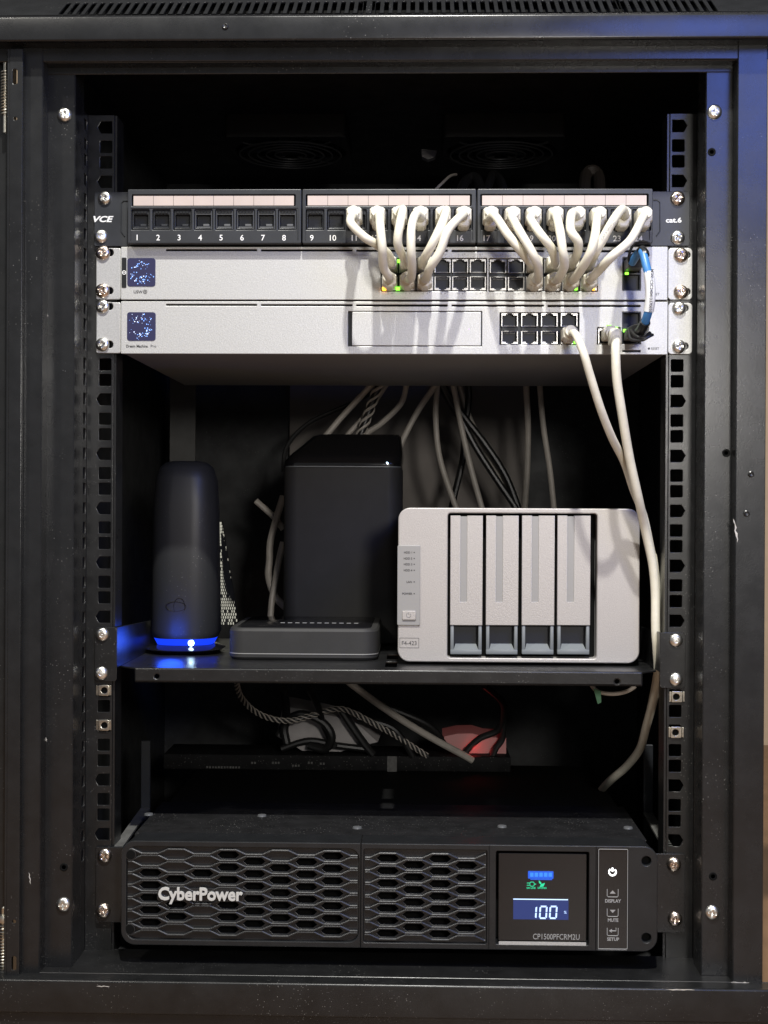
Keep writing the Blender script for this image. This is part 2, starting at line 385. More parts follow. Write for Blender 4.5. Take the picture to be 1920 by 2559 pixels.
# bottom bar: sill and front face
zs = at(960, 2461, YF)[1]; zs0 = at(960, 2545, YF)[1]
m = MB(); m.box(-335, 335, YF, YF+5, zs0, zs, 1.6, 4)
m.box(-335, 335, YF+1.8, YA+1, zs-2, zs-0.3, 0.3)
m.box(-335, 335, YA+0.6, YA+2.6, zs-2, at(960, 2443, YA)[1], 0.5)
m.box(xA_li-3, xA_ri+3, YA+2.2, YB-2, at(960, 2443, YA)[1]-2, at(960, 2443, YA)[1]-0.5, 0.3)
m.box(xA_li-3, xA_ri+3, YB-3, YB-1, at(960, 2443, YA)[1]-3, at(960, 2427, YB)[1], 0.5)
m.box(xA_li-3, xA_ri+3, YB-1.2, 4, at(960, 2427, YB)[1]-1.8, at(960, 2427, YB)[1]-0.4, 0.3)
m.box(-335, 335, YF+4, YF+6, -2, zs0-0.5, 0.5)
m.build('bottom_bar', BLKD, rack)
for sx, sy in ((162, 287), (1786, 280), (159, 2260), (1780, 2280)): screw(sx, sy, YB, rack, SC_A)
for sx, sy, y in ((160, 2167, YB), (1640+142, 2190, YB), (1755+24, 380, YB), (1815, 1132, YB)): 
    MB().lathe([(3.2, -0.3), (2.6, -0.6), (1.6, -0.3)], P(sx, sy, y), 'y', 16).build('rivet_hole', DARK, rack)
for sx, sy, y in ((1877, 1185, YA), (1866, 1283, YA), (563, 66, YF)):
    MB().lathe([(2.6, 0.2), (2.4, -0.7), (1.6, -1.2), (0.9, -0.8)], P(sx, sy, y), 'y', 16).build('rivet', BLKD, rack)
CHIP = mat('bare chipped metal', (0.45, 0.43, 0.40), 0.5, var=0.3, vscale=300)
SCUFF = mat('dull scuff', (0.09, 0.088, 0.085), 0.6, var=0.3, vscale=300)
def chip(sx, sy, y, w, h, seed, horizontal=False, m=None):
    rnd = random.Random(seed); x, z = at(sx, sy, y); n = 9; l = []; r_ = []
    for i in range(n):
        t = i/(n-1)-0.5; o = rnd.uniform(-.25, .25)*w; k = (0.25+rnd.random()*0.5)*(1-abs(2*t)**3)*w/2+0.05
        a = (t*h, o-k), (t*h, o+k)
        for lst, (u, v) in zip((l, r_), a): lst.append((x+u, z+v) if horizontal else (x+v+t*w*-1.2, z+u))
    MB().plate([l+r_[::-1]], y-0.06, 0.1).build('paint_chip', m or CHIP, rack, smooth=False)
chip(1839, 1326, YA, 2.6, 18, 1); chip(114, 1844, YB, 1.6, 6, 2); chip(290, 2451, YA+1, 1.2, 16, 3, True); chip(420, 2427, YB-3, 1.2, 42, 4, True)
chip(258, 2465, YF, 1.0, 10, 5, True); chip(1700, 2473, YF, 1.2, 22, 6, True); chip(1850, 2455, YA, 2.0, 14, 7, True); chip(75, 2440, YA, 2.0, 12, 8, True); chip(75, 2195, YA, 1.2, 9, 9); chip(118, 785, YB, 1.2, 4, 10)
# cage nuts in the empty holes
def cage_nut(sx, sy, parent, sg):
    x, z = at(sx, sy, -0.5)
    m = MB().plate([rrect(x-4.4, x+4.4, z-4.5, z+4.5, 0.8, 2), circ(x+sg*0.6, z, 2.6, 18)], -1.6, 2.6, 0.4)
    for q in (-1, 1): m.box(x+q*4.4, x+q*6.3, -1.1, 0.6, z-4.2, z+4.2, 0.4)
    n = m.build('cage_nut', NUT, parent)
    MB().lathe([(3.2, 0), (3.2, 0.3)], (x+sg*0.6, 1.2, z), 'y', 18).build('thread_bore', DARK, n)
for sx, sy in ((259.5, 1725), (259.5, 1812)): cage_nut(sx, sy, railL, 1)
for sx, sy in ((1692, 1741), (1690, 1830)): cage_nut(sx, sy, railR, -1)
# ceiling fans seen flat from below
def fan(sx):
    x, z = at(sx, 342, 232); t = MB(); W = 60
    t.plate([rrect(x-W, x+W, -W, W, 4), circ(x, 0, 57, 40)], 0, 24, 0.5, M=Matrix(((1, 0, 0, 0), (0, 1, 0, 232+W), (0, 0, 1, z+24), (0, 0, 0, 1))))
    f = t.build('ceiling_fan', MATT, rack)
    g = MB()
    for r_ in (16, 25, 34, 43, 52):
        pts = [(x+r_*math.cos(2*math.pi*k/40), 232+W+r_*math.sin(2*math.pi*k/40), z-2.5) for k in range(41)]; g.tube(pts, 0.9, 6, smooth=False)
    for a in range(4): g.tube([(x+10*math.cos(R(45+90*a)), 232+W+10*math.sin(R(45+90*a)), z-2), (x+62*math.cos(R(45+90*a)), 232+W+62*math.sin(R(45+90*a)), z-1)], 1.0, 6, smooth=False)
    g.build('finger_guard', PANELG, f)
    h = MB().lathe([(18, 0), (18, 8), (2, 8)], (x, 232+W, z+3), 'z', 24); h.build('hub', HOLE, f)
    for a in range(7):
        b = MB(); c0, s0 = math.cos(R(51.4*a)), math.sin(R(51.4*a)); c1, s1 = math.cos(R(51.4*a+34)), math.sin(R(51.4*a+34))
        for_ = [(x+17*c0, 232+W+17*s0, z+5), (x+55*c0, 232+W+55*s0, z+5), (x+55*c1, 232+W+55*s1, z+14), (x+17*c1, 232+W+17*s1, z+14)]
        b.add(for_+[(p[0], p[1], p[2]+1.5) for p in for_], [(0,1,2,3),(7,6,5,4),(0,4,5,1),(1,5,6,2),(2,6,7,3),(3,7,4,0)]).build('blade', HOLE, f)
fan(712); fan(1262)
# open door on the left: hinge edge and sprung hinge pins
door_x0, door_x1 = at(21, 1279, -64)[0], at(53, 1279, -64)[0]
zd1, zd0 = at(38, 122, -64)[1], at(38, 2482, -64)[1]
lp = [rrect(door_x0, door_x1, zd0, zd1, 0.5, 2)]
x, z = at(38, 192, -64); lp.append(rrect(x-1.9, x+1.9, z-6, z+6, 1.8)); x, z = at(39, 297, -64); lp.append(circ(x, z, 1.4, 14))
x, z = at(36, 2303, -64); lp.append(circ(x, z, 1.5, 14)); x, z = at(35.5, 2407, -64); lp.append(rrect(x-1.9, x+1.9, z-5.5, z+5.5, 1.8))
m = MB().plate(lp, -64.5, 1.6, 0.35); m.box(door_x0-0.2, door_x0-1.8, -64, -46, zd0, zd1); m.box(door_x1-1.6, door_x1, -62.9, -59.5, zd0, zd1)
dr = m.build('door', BLK, rack); dr['label'] = 'open door leaf with slotted hinge edge'
MB().box(door_x0-420, door_x0-2, -46, -44, zd0, zd1, 0.5).build('door_skin', BLK, dr)
for sy0, sy1, sxc in ((178, 290, 13), (2310, 2425, 9)):
    (x, z0), (_, z1) = at(sxc, sy1, -54), at(sxc, sy0, -54); turns = 15; pts = []
    for i in range(turns*12+1):
        a = 2*math.pi*i/12; pts.append((x+2.9*math.cos(a), -54+2.9*math.sin(a), z0+(z1-z0)*i/(turns*12)))
    sp = MB().tube(pts, 0.55, 6, smooth=False); sp.build('hinge_spring', NUT, dr)
    MB().lathe([(1.6, 0), (1.6, z1-z0+26), (0.5, z1-z0+27)], (x, -54, z0-13), 'z', 12).build('hinge_pin', NUT, dr)
(x, z) = at(10, 2294, -55); MB().lathe([(4.2, -3), (4.4, 0), (3.6, 2.4), (1.5, 3.2)], (x, -55, z), 'z', 16).build('hinge_cap', NUT, dr)
(x, z) = at(6, 2450, -56); MB().box(x-7, x+4, -58, -50, z-10, z+6, 1).build('hinge_bracket', NUT, dr)

# ================================================================== patch panel
pt, pb = at(975, 479, -3)[1], at(975, 615, -3)[1]
pp = thing('patch_bay', (0, 0, pb), 'black 24 port patch panel with paper label strips, topmost device in the rack', 'patch panel')
YP = -13.0
x0m = [at(a, 545, YP)[0] for a in (318, 754.5, 1191.5, 1633)]
m = MB().plate([rrect(-241.3, x0m[0]+1, pb, pt, 1.2, 3)], -3, 2.0, 0.4); m.build('ear', PANEL, pp)
m = MB().plate([rrect(x0m[3]-1, 241.3, pb, pt, 1.2, 3)], -3, 2.0, 0.4); m.build('ear', PANEL, pp)
for sg, xx in ((-1, x0m[0]), (1, x0m[3])):
    q = xx+sg*7; pts = [(xx+sg*1.5, -3.3, pt-7), (q-sg*2, -3.3, pt-7), (q, -3.3, pt-9), (q, -3.3, pb+12), (q-sg*3, -3.3, pb+8)]
    MB().tube(pts, 0.5, 6, smooth=False).build('pressed_rib', PANEL, pp)
MB().box(-220, 220, -1, 40, pb+3, pt-3).build('rear_tray', INNER, pp)
PORTS = {}
strip_s = ((333, 735), (768.5, 1175), (1205, 1617)); first = (351, 787.5, 1225)
pitch = (52.45, 53.0, 54.2)
jackm = None
for mi in range(3):
    xa, xb = x0m[mi]+0.5, x0m[mi+1]-0.5
    s0, s1 = at(strip_s[mi][0], 500, YP)[0], at(strip_s[mi][1], 500, YP)[0]
    sz1, sz0 = at(975, 488, YP)[1], at(975, 512.5, YP)[1]
    holes = [rrect(s0-1.2, s1+1.2, sz0-0.8, sz1+0.8, 0.8, 2)]
    for i in range(8):
        n = mi*8+i+1; sx = first[mi]+pitch[mi]*i; sy = 549+ (sx-351)*0.0
        x, z = at(sx, sy, YP); PORTS[n] = (sx, sy, x, z)
        holes.append(rrect(x-7.3, x+7.3, z-8.3, z+8.3, 0.6, 2))
    bz = MB().plate([rrect(xa, xb, pb+0.4, pt-0.2, 1.0, 3)]+holes, YP, 10, 0.5).build('port_bezel', PANEL, pp)
    MB().box(xa+1, xb-1, -4.6, -3.2, pb+1, pt-1).build('bezel_back', HOLE, bz)
    # recessed border line round the jacks
    m = MB(); zr1, zr0 = at(975, 519, YP)[1], pb+3.0
    m.tube([(xa+2.5, YP-0.1, zr0), (xa+2.5, YP-0.1, zr1), (xb-2.5, YP-0.1, zr1), (xb-2.5, YP-0.1, zr0)], 0.35, 6, smooth=False); m.build('raised_border', PANEL, bz)
    for i in range(8):
        a, b = s0+(s1-s0)*i/8+0.15, s0+(s1-s0)*(i+1)/8-0.15
        MB().box(a, b, YP+0.9, YP+1.8, sz0, sz1).build('label_tab', LABEL, bz)
    for i in range(8):
        n = mi*8+i+1; sx, sy, x, z = PORTS[n]
        # keystone: steel-edged frame, upper shutter bar, stepped opening
        m = MB().plate([rrect(x-6.9, x+6.9, z-8.0, z+8.0, 0.6, 2), rrect(x-5.9, x+5.9, z-6.4, z+4.4, 0.3, 2)], YP+1.6, 7, 0.3)
        jk = m.build('keystone_jack', PLAST, pp)
        m = MB(); zz = z+6.0
        for q in (-3.9, -1.3, 1.3, 3.9): m.box(x+q-1.1, x+q+1.1, YP+0.9, YP+1.5, zz-0.9, zz+0.9, 0.3)
        m.build('code_tabs', PLAST, jk)
        MB().box(x-5.7, x+5.7, YP+7.6, YP+7.9, z-6.3, z+4.3).build('socket_floor', PANEL, jk)
        if n <= 8:
            m = MB(); m.box(x-0.6, x+4.6, YP+2.4, YP+5.6, z-4.9, z-2.9, 0.4); m.box(x-5.6, x+5.6, YP+1.9, YP+2.6, z-6.3, z-5.2, 0.2); m.build('latch_step', EDGE if n >= 4 else PANEL, jk)
            if n >= 4:
                fr = MB(); fr.tube([(x-6.4, YP+1.3, z-7.6), (x-6.4, YP+1.3, z+7.5), (x+6.4, YP+1.3, z+7.5), (x+6.4, YP+1.3, z-7.6)], 0.32, 6, smooth=False)
                fr.tube([(x-6.2, YP+1.3, z+4.6), (x+6.2, YP+1.3, z+4.6)], 0.3, 6, smooth=False); fr.build('frame_edge', EDGE, jk)
        if n not in (12, 13, 15, 18, 21, 22): text('port_number', str(n), sx-8, 593.5+ (sx-351)*0.002, YP-0.15, 4.5, WHITE, pp, bold=0.012)
        elif n in (12,): text('port_number', str(n), sx-8, 594, YP-0.15, 4.5, WHITE, pp, bold=0.012)
text('maker_lettering', 'VCE', 259, 547.5, -3.2, 4.6, WHITE, pp, w=16.5, bold=0.045, shear=0.28)
text('grade_lettering', 'cat.6', 1684, 550, -3.2, 3.8, WHITE, pp, w=12.6, bold=0.04)
for sx, sy, me in ((262, 495, SC_A), (253.5, 591, SC_C), (1694, 496, SC_B), (1694, 594, SC_A)): screw(sx, sy, -3.2, pp, me)

# ================================================================== switch and gateway (silver, one unit each)
YD = -5.0
def silver_unit(name, label, cat, syt, syb, ear_bot, screws_l, screws_r):
    zt, zb = at(985, syt, YD)[1], at(985, syb, YD)[1]
    t = thing(name, (0, 100, zb), label, cat)
    xl, xr = at(302.5, (syt+syb)/2, YD)[0], at(1669, (syt+syb)/2, YD)[0]
    MB().box(xl+1.2, xr-1.2, YD+6, 285, zb+0.6, zt-0.6, 0.8).build('chassis', SILV2, t)
    for sg in (-1, 1):
        a, b = (at(242, syt, -2)[0], xl-0.6) if sg < 0 else (xr+0.6, at(1730, syt, -2)[0])
        lp = [rrect(a, b, zb+0.7, zt-0.9, 1.6 if sg < 0 else 3.0, 4)]
        for (sx, sy) in (screws_l if sg < 0 else screws_r):
            x, z = at(sx, sy, -2); lp.append(rrect(x-4, x+9, z-3.0, z+3.0, 2.9, 4) if sg < 0 else rrect(x-4, x+7.5, z-3.0, z+3.0, 2.9, 4))
        e = MB().plate(lp, -3.2, 2.4, 0.5).build('ear', SILV, t)
        for (sx, sy) in (screws_l if sg < 0 else screws_r): screw(sx, sy, -3.4, t, SC_B if name == 'network_switch' else SC_A)
    return t, xl, xr, zb, zt
def px_rect(a, b, c, d, y=YD, r=0.0): x0, x1, z0, z1 = rp(a, b, c, d, y); return rrect(x0, x1, z0, z1, r, 3)
def vents(sy, n0=0):
    return [px_rect(a, sy-2.3+ (a-415)*dy, b, sy+2.3+(a-415)*dy, YD, 0.5) for a, b in ((415, 642.5), (652.5, 881), (890.5, 1119), (1129, 1359.5), (1369, 1601))]
dy = 0.0028
def status_screen(t, a, b, c, d, seed, cy):
    x0, x1, z0, z1 = rp(a, b, c, d, YD); rnd = random.Random(seed)
    s = MB().plate([rrect(x0, x1, z0, z1, 2.2, 4)], YD-0.5, 1.0, 0.25).build('status_screen', E_SCR, t)
    m1, m2 = MB(), MB(); cx, cz = (x0+x1)/2, (z0+z1)/2; R_ = (x1-x0)/2
    for i in range(85):
        a_ = rnd.uniform(0, 2*math.pi); q = rnd.gauss(0.62, 0.17)
        if abs(math.cos(a_-(0.2 if seed == 1 else 3.1))) > 0.96 and math.cos(a_-(0.2 if seed == 1 else 3.1)) > 0: continue
        x, z = cx+R_*q*math.cos(a_), cz+R_*q*math.sin(a_)
        if abs(x-cx) > R_*0.92 or abs(z-cz) > R_*0.92: continue
        r = rnd.choice((0.18, 0.24, 0.3, 0.42)); (m1 if rnd.random() < 0.65 else m2).lathe([(r, 0), (r, -0.12)], (x, YD-0.55, z), 'y', 8)
    m1.build('blue_dots', E_DOT, s); m2.build('pale_dots', E_DOT2, s)
def jack_hole(t, a, b, c, d, up, parent=None, body=True):
    # one modular socket: recessed cavity, shield edges, contact shelf; up = latch notch on top
    x0, x1, z0, z1 = rp(a, b, c, d, YD); cx = (x0+x1)/2
    nt = 1.7; n1, n2 = 3.0, 1.6
    if up:
        o = [(x0+0.5, z0), (x1-0.5, z0), (x1-0.5, z1-nt), (cx+n1, z1-nt), (cx+n1, z1-0.6), (cx+n2, z1-0.6), (cx+n2, z1), (cx-n2, z1), (cx-n2, z1-0.6), (cx-n1, z1-0.6), (cx-n1, z1-nt), (x0+0.5, z1-nt)]
    else:
        o = [(x0+0.5, z0+nt), (cx-n1, z0+nt), (cx-n1, z0+0.6), (cx-n2, z0+0.6), (cx-n2, z0), (cx+n2, z0), (cx+n2, z0+0.6), (cx+n1, z0+0.6), (cx+n1, z0+nt), (x1-0.5, z0+nt), (x1-0.5, z1), (x0+0.5, z1)]
    f = MB().plate([rrect(x0-0.45, x1+0.45, z0-0.25, z1+0.25, 0.2, 1), o], YD+0.3, 3.5, 0.12).build('port', JACK, t)
    m = MB().box(x0+0.2, x1-0.2, YD+10, YD+10.5, z0, z1)
    m.box(x0-0.1, x0+0.5, YD+3.8, YD+10, z0, z1); m.box(x1-0.5, x1+0.1, YD+3.8, YD+10, z0, z1)
    m.build('socket', HOLE, f)
    m = MB(); zz = z0+0.9 if up else z1-0.9
    for q in range(8): m.box(cx-3.9+q*1.1, cx-3.4+q*1.1, YD+4.2, YD+8, zz-0.25, zz+0.25)
    m.build('contacts', NASG, f)
    return f
def led(t, sx, sy, m, w=1.6, h=1.5, y=YD-0.4):
    x, z = at(sx, sy, y); MB().box(x-w/2, x+w/2, y, y+1.2, z-h/2, z+h/2, 0.25).build('indicator_light', m, t)

# ---- switch
sw, xl, xr, zb, zt = silver_unit('network_switch', 'silver network switch full of cream patch cables, directly below the black patch panel', 'network switch', 616, 750, 0,
                                 [(258, 632), (257, 727)], [(1702, 638), (1702, 730)])
G1 = [952+44.1*i for i in range(7)]; G2 = [1222.5+45.2*i for i in range(7)]
RT, RB = (648, 680.5), (692, 724.5)
gx = [px_rect(G1[0]-0.5, 645, G1[6]+0.5, 728, YD, 0.3), px_rect(G2[0]-0.5, 645.5, G2[6]+0.5, 728.5, YD, 0.3)]
sfp_sw = px_rect(1556, 642, 1602, 726, YD, 0.3)
tab = px_rect(304.6, 643.6, 316.5, 719.5, YD, 0.8)
MB().plate([rrect(xl, xr, zb+0.3, zt-0.2, 0.6, 2)]+vents(625)+gx+[sfp_sw], YD, 5.5, 0.4).build('faceplate', SILV, sw)
MB().plate([tab], YD-0.4, 1, 0.2).build('release_tab', PLAST, sw)
x, z = at(310.5, 681, YD-0.7); MB().plate([circ(x, z, 1.7, 18), circ(x, z, 1.15, 18)], YD-0.7, 0.3).box(x-0.75, x+0.75, YD-0.7, YD-0.5, z-0.2, z+0.2).build('release_mark', WHITE, sw)
MB().box(xl+3, xr-3, YD+5.55, YD+5.9, zb+1, zt-1).build('dark_backing', HOLE, sw)  # dark sheet behind the openings, its colour stands for shade inside
for v_ in vents(625): MB().plate([[(p[0]*1.0, p[1]) for p in v_]], YD+0.9, 1.5).build('slot_shade', DARK, sw)  # black strips set in the slots stand for the shade in them
status_screen(sw, 318.5, 645, 389, 716, 1, 0)
text('model_lettering', 'USW', 345.5, 729.5, YD-0.1, 2.3, DPRINT, sw, bold=0.03)
x, z = at(363, 729.3, YD-0.1); MB().plate([circ(x, z, 1.75, 18), circ(x, z, 1.25, 18)], YD-0.1, 0.1).box(x-0.3, x+0.3, YD-0.1, YD, z-1, z+1).box(x-0.9, x+0.9, YD-0.12, YD-0.01, z-0.25, z+0.25).build('model_mark', DPRINT, sw)
num = 1
for gi, G in enumerate((G1, G2)):
    for i in range(6):
        a, b = G[i]+3.2, G[i+1]-3.2; dd = 0 if gi == 0 else 0.6
        jack_hole(sw, a, RT[0]+dd, b, RT[1]+dd, True); jack_hole(sw, a, RB[0]+dd, b, RB[1]+dd, False)
        n0 = gi*12+i*2+1
        for nn, yy in ((n0, 637+dd), (n0+1, 733+dd)):
            if (gi == 0 and i > 2) or (gi == 1 and i < 2) or yy > 700:
                tm = MB(); text('', str(nn), (a+b)/2-4, yy, YD-0.1, 1.7, None, None, mb=tm)
                x, z = at((a+b)/2+6, yy, YD-0.1); tm.plate([[(x+0.5, z+1.2), (x-0.8, z-0.2), (x, z-0.2), (x-0.4, z-1.3), (x+0.9, z+0.1), (x+0.1, z+0.1)]], YD-0.1, 0.1); tm.plate([circ(x+1.7, z+0.7, 0.5, 8)], YD-0.1, 0.1)
                tm.build('port_number', GPRINT, sw, smooth=False)
for sx, sy, m_ in ((960.5, 720, E_ORG), (994.5, 720, E_GRN), (997, 653, E_GRN), (1439, 719.5, E_GRN), (1483, 719.5, E_ORG)): led(sw, sx, sy+(1 if sy > 700 else -1), m_, 3.2 if sy > 700 else 2.2, 2.8, YD-3.0)
# optical cage: two bays
x0, x1, z0, z1 = rp(1556, 642, 1602, 726, YD); zm = (z0+z1)/2
cg = MB().plate([rrect(x0+0.1, x1-0.1, z0+0.1, z1-0.1), rrect(x0+0.9, x1-0.9, zm+0.6, z1-0.9), rrect(x0+0.9, x1-0.9, z0+0.9, zm-0.6)], YD+0.4, 4, 0.15).build('optical_port', PANEL, sw)
MB().box(x0+0.4, x1-0.4, YD+9, YD+9.6, z0+0.4, z1-0.4).build('cage_floor', HOLE, cg)
led(sw, 1567, 683, E_GRN, 2.8, 2.0, YD-1.0); led(sw, 1567.5, 670, E_GRN, 1.6, 3.0, YD-1.6)
text('port_number', '26', 1580, 733.5, YD-0.1, 1.6, GPRINT, sw); text('reset_lettering', 'RESET', 1637, 735, YD-0.1, 2.0, DPRINT, sw)

# ---- gateway
gw, xl, xr, zb, zt = silver_unit('network_gateway', 'silver network gateway with blank drive bay, directly below the switch', 'network gateway', 752.5, 885.5, 0,
                                 [(257, 766), (257, 861)], [(1697, 771), (1697, 866)])
U = [1249.5+49.6*i for i in range(5)]
UT, UB = (783.5, 815), (828, 859)
ux = px_rect(1249, 781, 1448, 861, YD, 0.3); wan = px_rect(1493, 818, 1551, 861, YD, 0.3); sfp_gw = px_rect(1555, 779, 1602, 860, YD, 0.3)
bay = px_rect(870, 777.5, 1205, 865.5, YD, 0.4); bar = px_rect(1556, 875, 1601, 880, YD, 0.4)
MB().plate([rrect(xl, xr, zb+0.2, zt-0.3, 0.6, 2)]+vents(762)+[ux, wan, sfp_gw, bay, bar], YD, 5.5, 0.4).build('faceplate', SILV, gw)
MB().box(xl+3, xr-3, YD+5.55, YD+5.9, zb+1, zt-1).build('dark_backing', HOLE, gw)  # dark colour stands for the shade behind the openings
for v_ in vents(762): MB().plate([[(p[0]*1.0, p[1]) for p in v_]], YD+0.9, 1.5).build('slot_shade', DARK, gw)  # slot shade drawn as black strips
x0, x1, z0, z1 = rp(870, 777.5, 1205, 865.5, YD)
MB().plate([rrect(x0+3.2, x1-0.7, z0+0.6, z1-0.6, 0.7, 2)], YD+0.1, 4.5, 0.4).build('drive_bay_cover', SILV, gw)
led(gw, 1172.6, 822.5, E_PINK, 1.1, 1.1, YD-0.05)
status_screen(gw, 318, 780, 389.5, 851.5, 2, 0)
text('model_lettering', 'Dream Machine', 342.5, 865, YD-0.1, 2.2, DPRINT, gw, w=17.6, bold=0.03); text('model_lettering', 'Pro', 384, 865, YD-0.1, 2.2, DPRINT, gw, w=4.6)
for i in range(4):
    a, b = U[i]+5, U[i+1]-5.5
    jack_hole(gw, a, UT[0], b, UT[1], True); jack_hole(gw, a, UB[0], b, UB[1], False)
    text('port_number', str(i*2+1), (a+b)/2, 775.5, YD-0.1, 1.6, GPRINT, gw)
    if i < 3: text('port_number', str(i*2+2), (a+b)/2, 870.5, YD-0.1, 1.6, GPRINT, gw)
jack_hole(gw, 1497, 822, 1547, 858, True)
x0, x1, z0, z1 = rp(1555, 779, 1602, 860, YD); zm = (z0+z1)/2
cg = MB().plate([rrect(x0+0.1, x1-0.1, z0+0.1, z1-0.1), rrect(x0+0.9, x1-0.9, zm+0.6, z1-0.9), rrect(x0+0.9, x1-0.9, z0+0.9, zm-0.6)], YD+0.4, 4, 0.15).build('optical_port', PANEL, gw)
MB().box(x0+0.4, x1-0.4, YD+9, YD+9.6, z0+0.4, z1-0.4).build('cage_floor', HOLE, cg)
led(gw, 1562, 826, E_GRN, 2.6, 2.4, YD-0.6); led(gw, 1590, 819.5, E_ORG, 2.0, 1.3, YD-0.6); led(gw, 1439, 854, E_GRN, 2.6, 3.0, YD-3.0); led(gw, 1536, 820, E_GRN, 5.5, 2.0, YD-0.6); led(gw, 1522, 813.5, E_GRN, 4, 1.2, YD-0.2)
x, z = at(1622, 871, YD-0.1); MB().plate([circ(x, z, 0.95, 14)], YD-0.1, 0.2).build('reset_button', DPRINT, gw)
text('reset_lettering', 'RESET', 1638, 871, YD-0.1, 2.0, DPRINT, gw, w=6.3); text('port_number', '10', 1577, 774, YD-0.1, 1.6, GPRINT, gw); text('port_number', '11', 1577, 870, YD-0.1, 1.6, GPRINT, gw); text('port_number', '9', 1514, 870, YD-0.1, 1.6, GPRINT, gw)

# ================================================================== patch cables
def plug(parent, sx, sy, y0, tongue, w=12.0, h=10.5, depth=15.0, tl=5.6):
    # moulded boot: rounded body with a latch tongue below (tongue=-1) or above (+1), tapering to the cable
    x, z = at(sx, sy, y0); t = tongue
    def prof(k, r):
        hw, hh = w/2*k, h/2*k; tw = w*0.36*k
        o = [(-hw, hh-r), (-hw+r, hh), (hw-r, hh), (hw, hh-r), (hw, -hh+0.5), (tw, -hh-0.6), (tw, -hh-tl*k+2.2), (tw*0.55, -hh-tl*k+0.4), (-tw*0.55, -hh-tl*k+0.4), (-tw, -hh-tl*k+2.2), (-tw, -hh-0.6), (-hw, -hh+0.5)]
        if t > 0: o = [(a, -b) for a, b in o]
        return [(x+a, z+b) for a, b in o]
    L_ = []
    for d, k, r in ((3.0, 0.99, 1.2), (-depth*0.75, 1.0, 1.6), (-depth*0.92, 0.95, 1.9), (-depth, 0.84, 2.0)):
        L_.append([(a, y0+d, b) for a, b in prof(k, r)])
    m = MB().loft(L_)
    m.lathe([(5.0, -depth+0.5), (5.0, -depth-0.9), (4.35, -depth-1.1), (4.35, -depth-1.8), (4.8, -depth-2.0), (4.8, -depth-3.0), (4.1, -depth-3.2), (4.1, -depth-3.9), (4.45, -depth-4.1), (4.4, -depth-5.2)], (x, y0, z+ (0.6 if t < 0 else -0.6)), 'y', 16)
    return m.build('plug', CREAMP, parent, sharp=30)
z4 = lambda p: (800+p[0]/3.32, 440+p[1]/3.32, p[2])
z5 = lambda p: (1200+p[0]/2.964, 440+p[1]/2.964, p[2])
PATHS = {
 11: (z4, [(296,345,-31),(262,335,-44),(262,400,-56),(360,505,-60),(465,570,-54),(560,645,-44),(592,715,-33),(585,742,-22)], (G1, 0, 0)),
 12: (z4, [(480,340,-31),(488,330,-48),(495,440,-64),(515,600,-64),(530,740,-56),(570,840,-42),(580,890,-24)], (G1, 0, 1)),
 13: (z4, [(662,325,-31),(688,278,-44),(668,390,-62),(652,550,-62),(690,670,-50),(722,735,-34),(728,742,-22)], (G1, 1, 0)),
 14: (z4, [(840,345,-31),(800,310,-46),(757,430,-64),(757,600,-66),(770,740,-58),(752,840,-42),(730,890,-24)], (G1, 1, 1)),
 15: (z4, [(1018,330,-31),(1046,285,-44),(1000,430,-62),(920,590,-62),(862,700,-50),(868,742,-34),(874,742,-22)], (G1, 2, 0)),
 16: (z4, [(1192,345,-31),(1176,325,-46),(1065,455,-62),(985,640,-64),(920,770,-56),(885,850,-42),(876,890,-24)], (G1, 2, 1)),
 17: (z5, [(75,312,-31),(105,302,-46),(200,430,-60),(300,560,-58),(375,640,-48),(405,665,-34),(410,665,-22)], (G2, 2, 0)),
 18: (z5, [(232,305,-31),(238,310,-46),(300,420,-64),(385,560,-66),(425,680,-58),(422,760,-44),(412,792,-24)], (G2, 2, 1)),
 19: (z5, [(392,300,-31),(375,312,-46),(440,420,-60),(530,530,-58),(555,620,-48),(546,660,-34),(543,665,-22)], (G2, 3, 0)),
 20: (z5, [(555,300,-31),(566,302,-48),(590,420,-66),(610,560,-68),(618,660,-62),(575,760,-44),(545,792,-24)], (G2, 3, 1)),
 21: (z5, [(712,300,-31),(672,285,-46),(672,400,-62),(722,500,-62),(715,590,-50),(684,655,-34),(676,665,-22)], (G2, 4, 0)),
 22: (z5, [(868,300,-31),(870,302,-48),(850,430,-64),(820,570,-66),(745,690,-56),(695,765,-42),(678,792,-24)], (G2, 4, 1)),
 23: (z5, [(1068,290,-31),(1058,250,-44),(980,330,-64),(900,480,-66),(850,590,-58),(815,655,-36),(808,665,-22)], (G2, 5, 0)),
 24: (z5, [(1212,312,-31),(1200,322,-46),(1120,470,-62),(980,600,-66),(880,690,-56),(825,760,-42),(810,792,-24)], (G2, 5, 1)),
}
CLAB = {11: 'cream patch cable from port eleven, leftmost of all, sweeping right into an upper switch port',
 12: 'cream patch cable from port twelve, dropping straight to the lowest left switch plug',
 13: 'cream patch cable from port thirteen, humped at its top, to an upper switch port',
 14: 'cream patch cable from port fourteen, bending left in front of its plug',
 15: 'cream patch cable from port fifteen, humped high and slanting down left',
 16: 'cream patch cable from port sixteen, rightmost of the left bunch of six',
 17: 'cream patch cable from port seventeen, leftmost of the right bunch of eight',
 18: 'cream patch cable from port eighteen, second from the left in the right bunch',
 19: 'cream patch cable from port nineteen, slanting right behind the port twenty cable',
 20: 'cream patch cable from port twenty, falling almost straight in front of its neighbours',
 21: 'cream patch cable from port twenty one, bent in an S shape',
 22: 'cream patch cable from port twenty two, leaning left right after the S bent one',
 23: 'cream patch cable from port twenty three, with printed jacket and highest hump',
 24: 'cream patch cable from port twenty four, rightmost, running long and low to the left'}
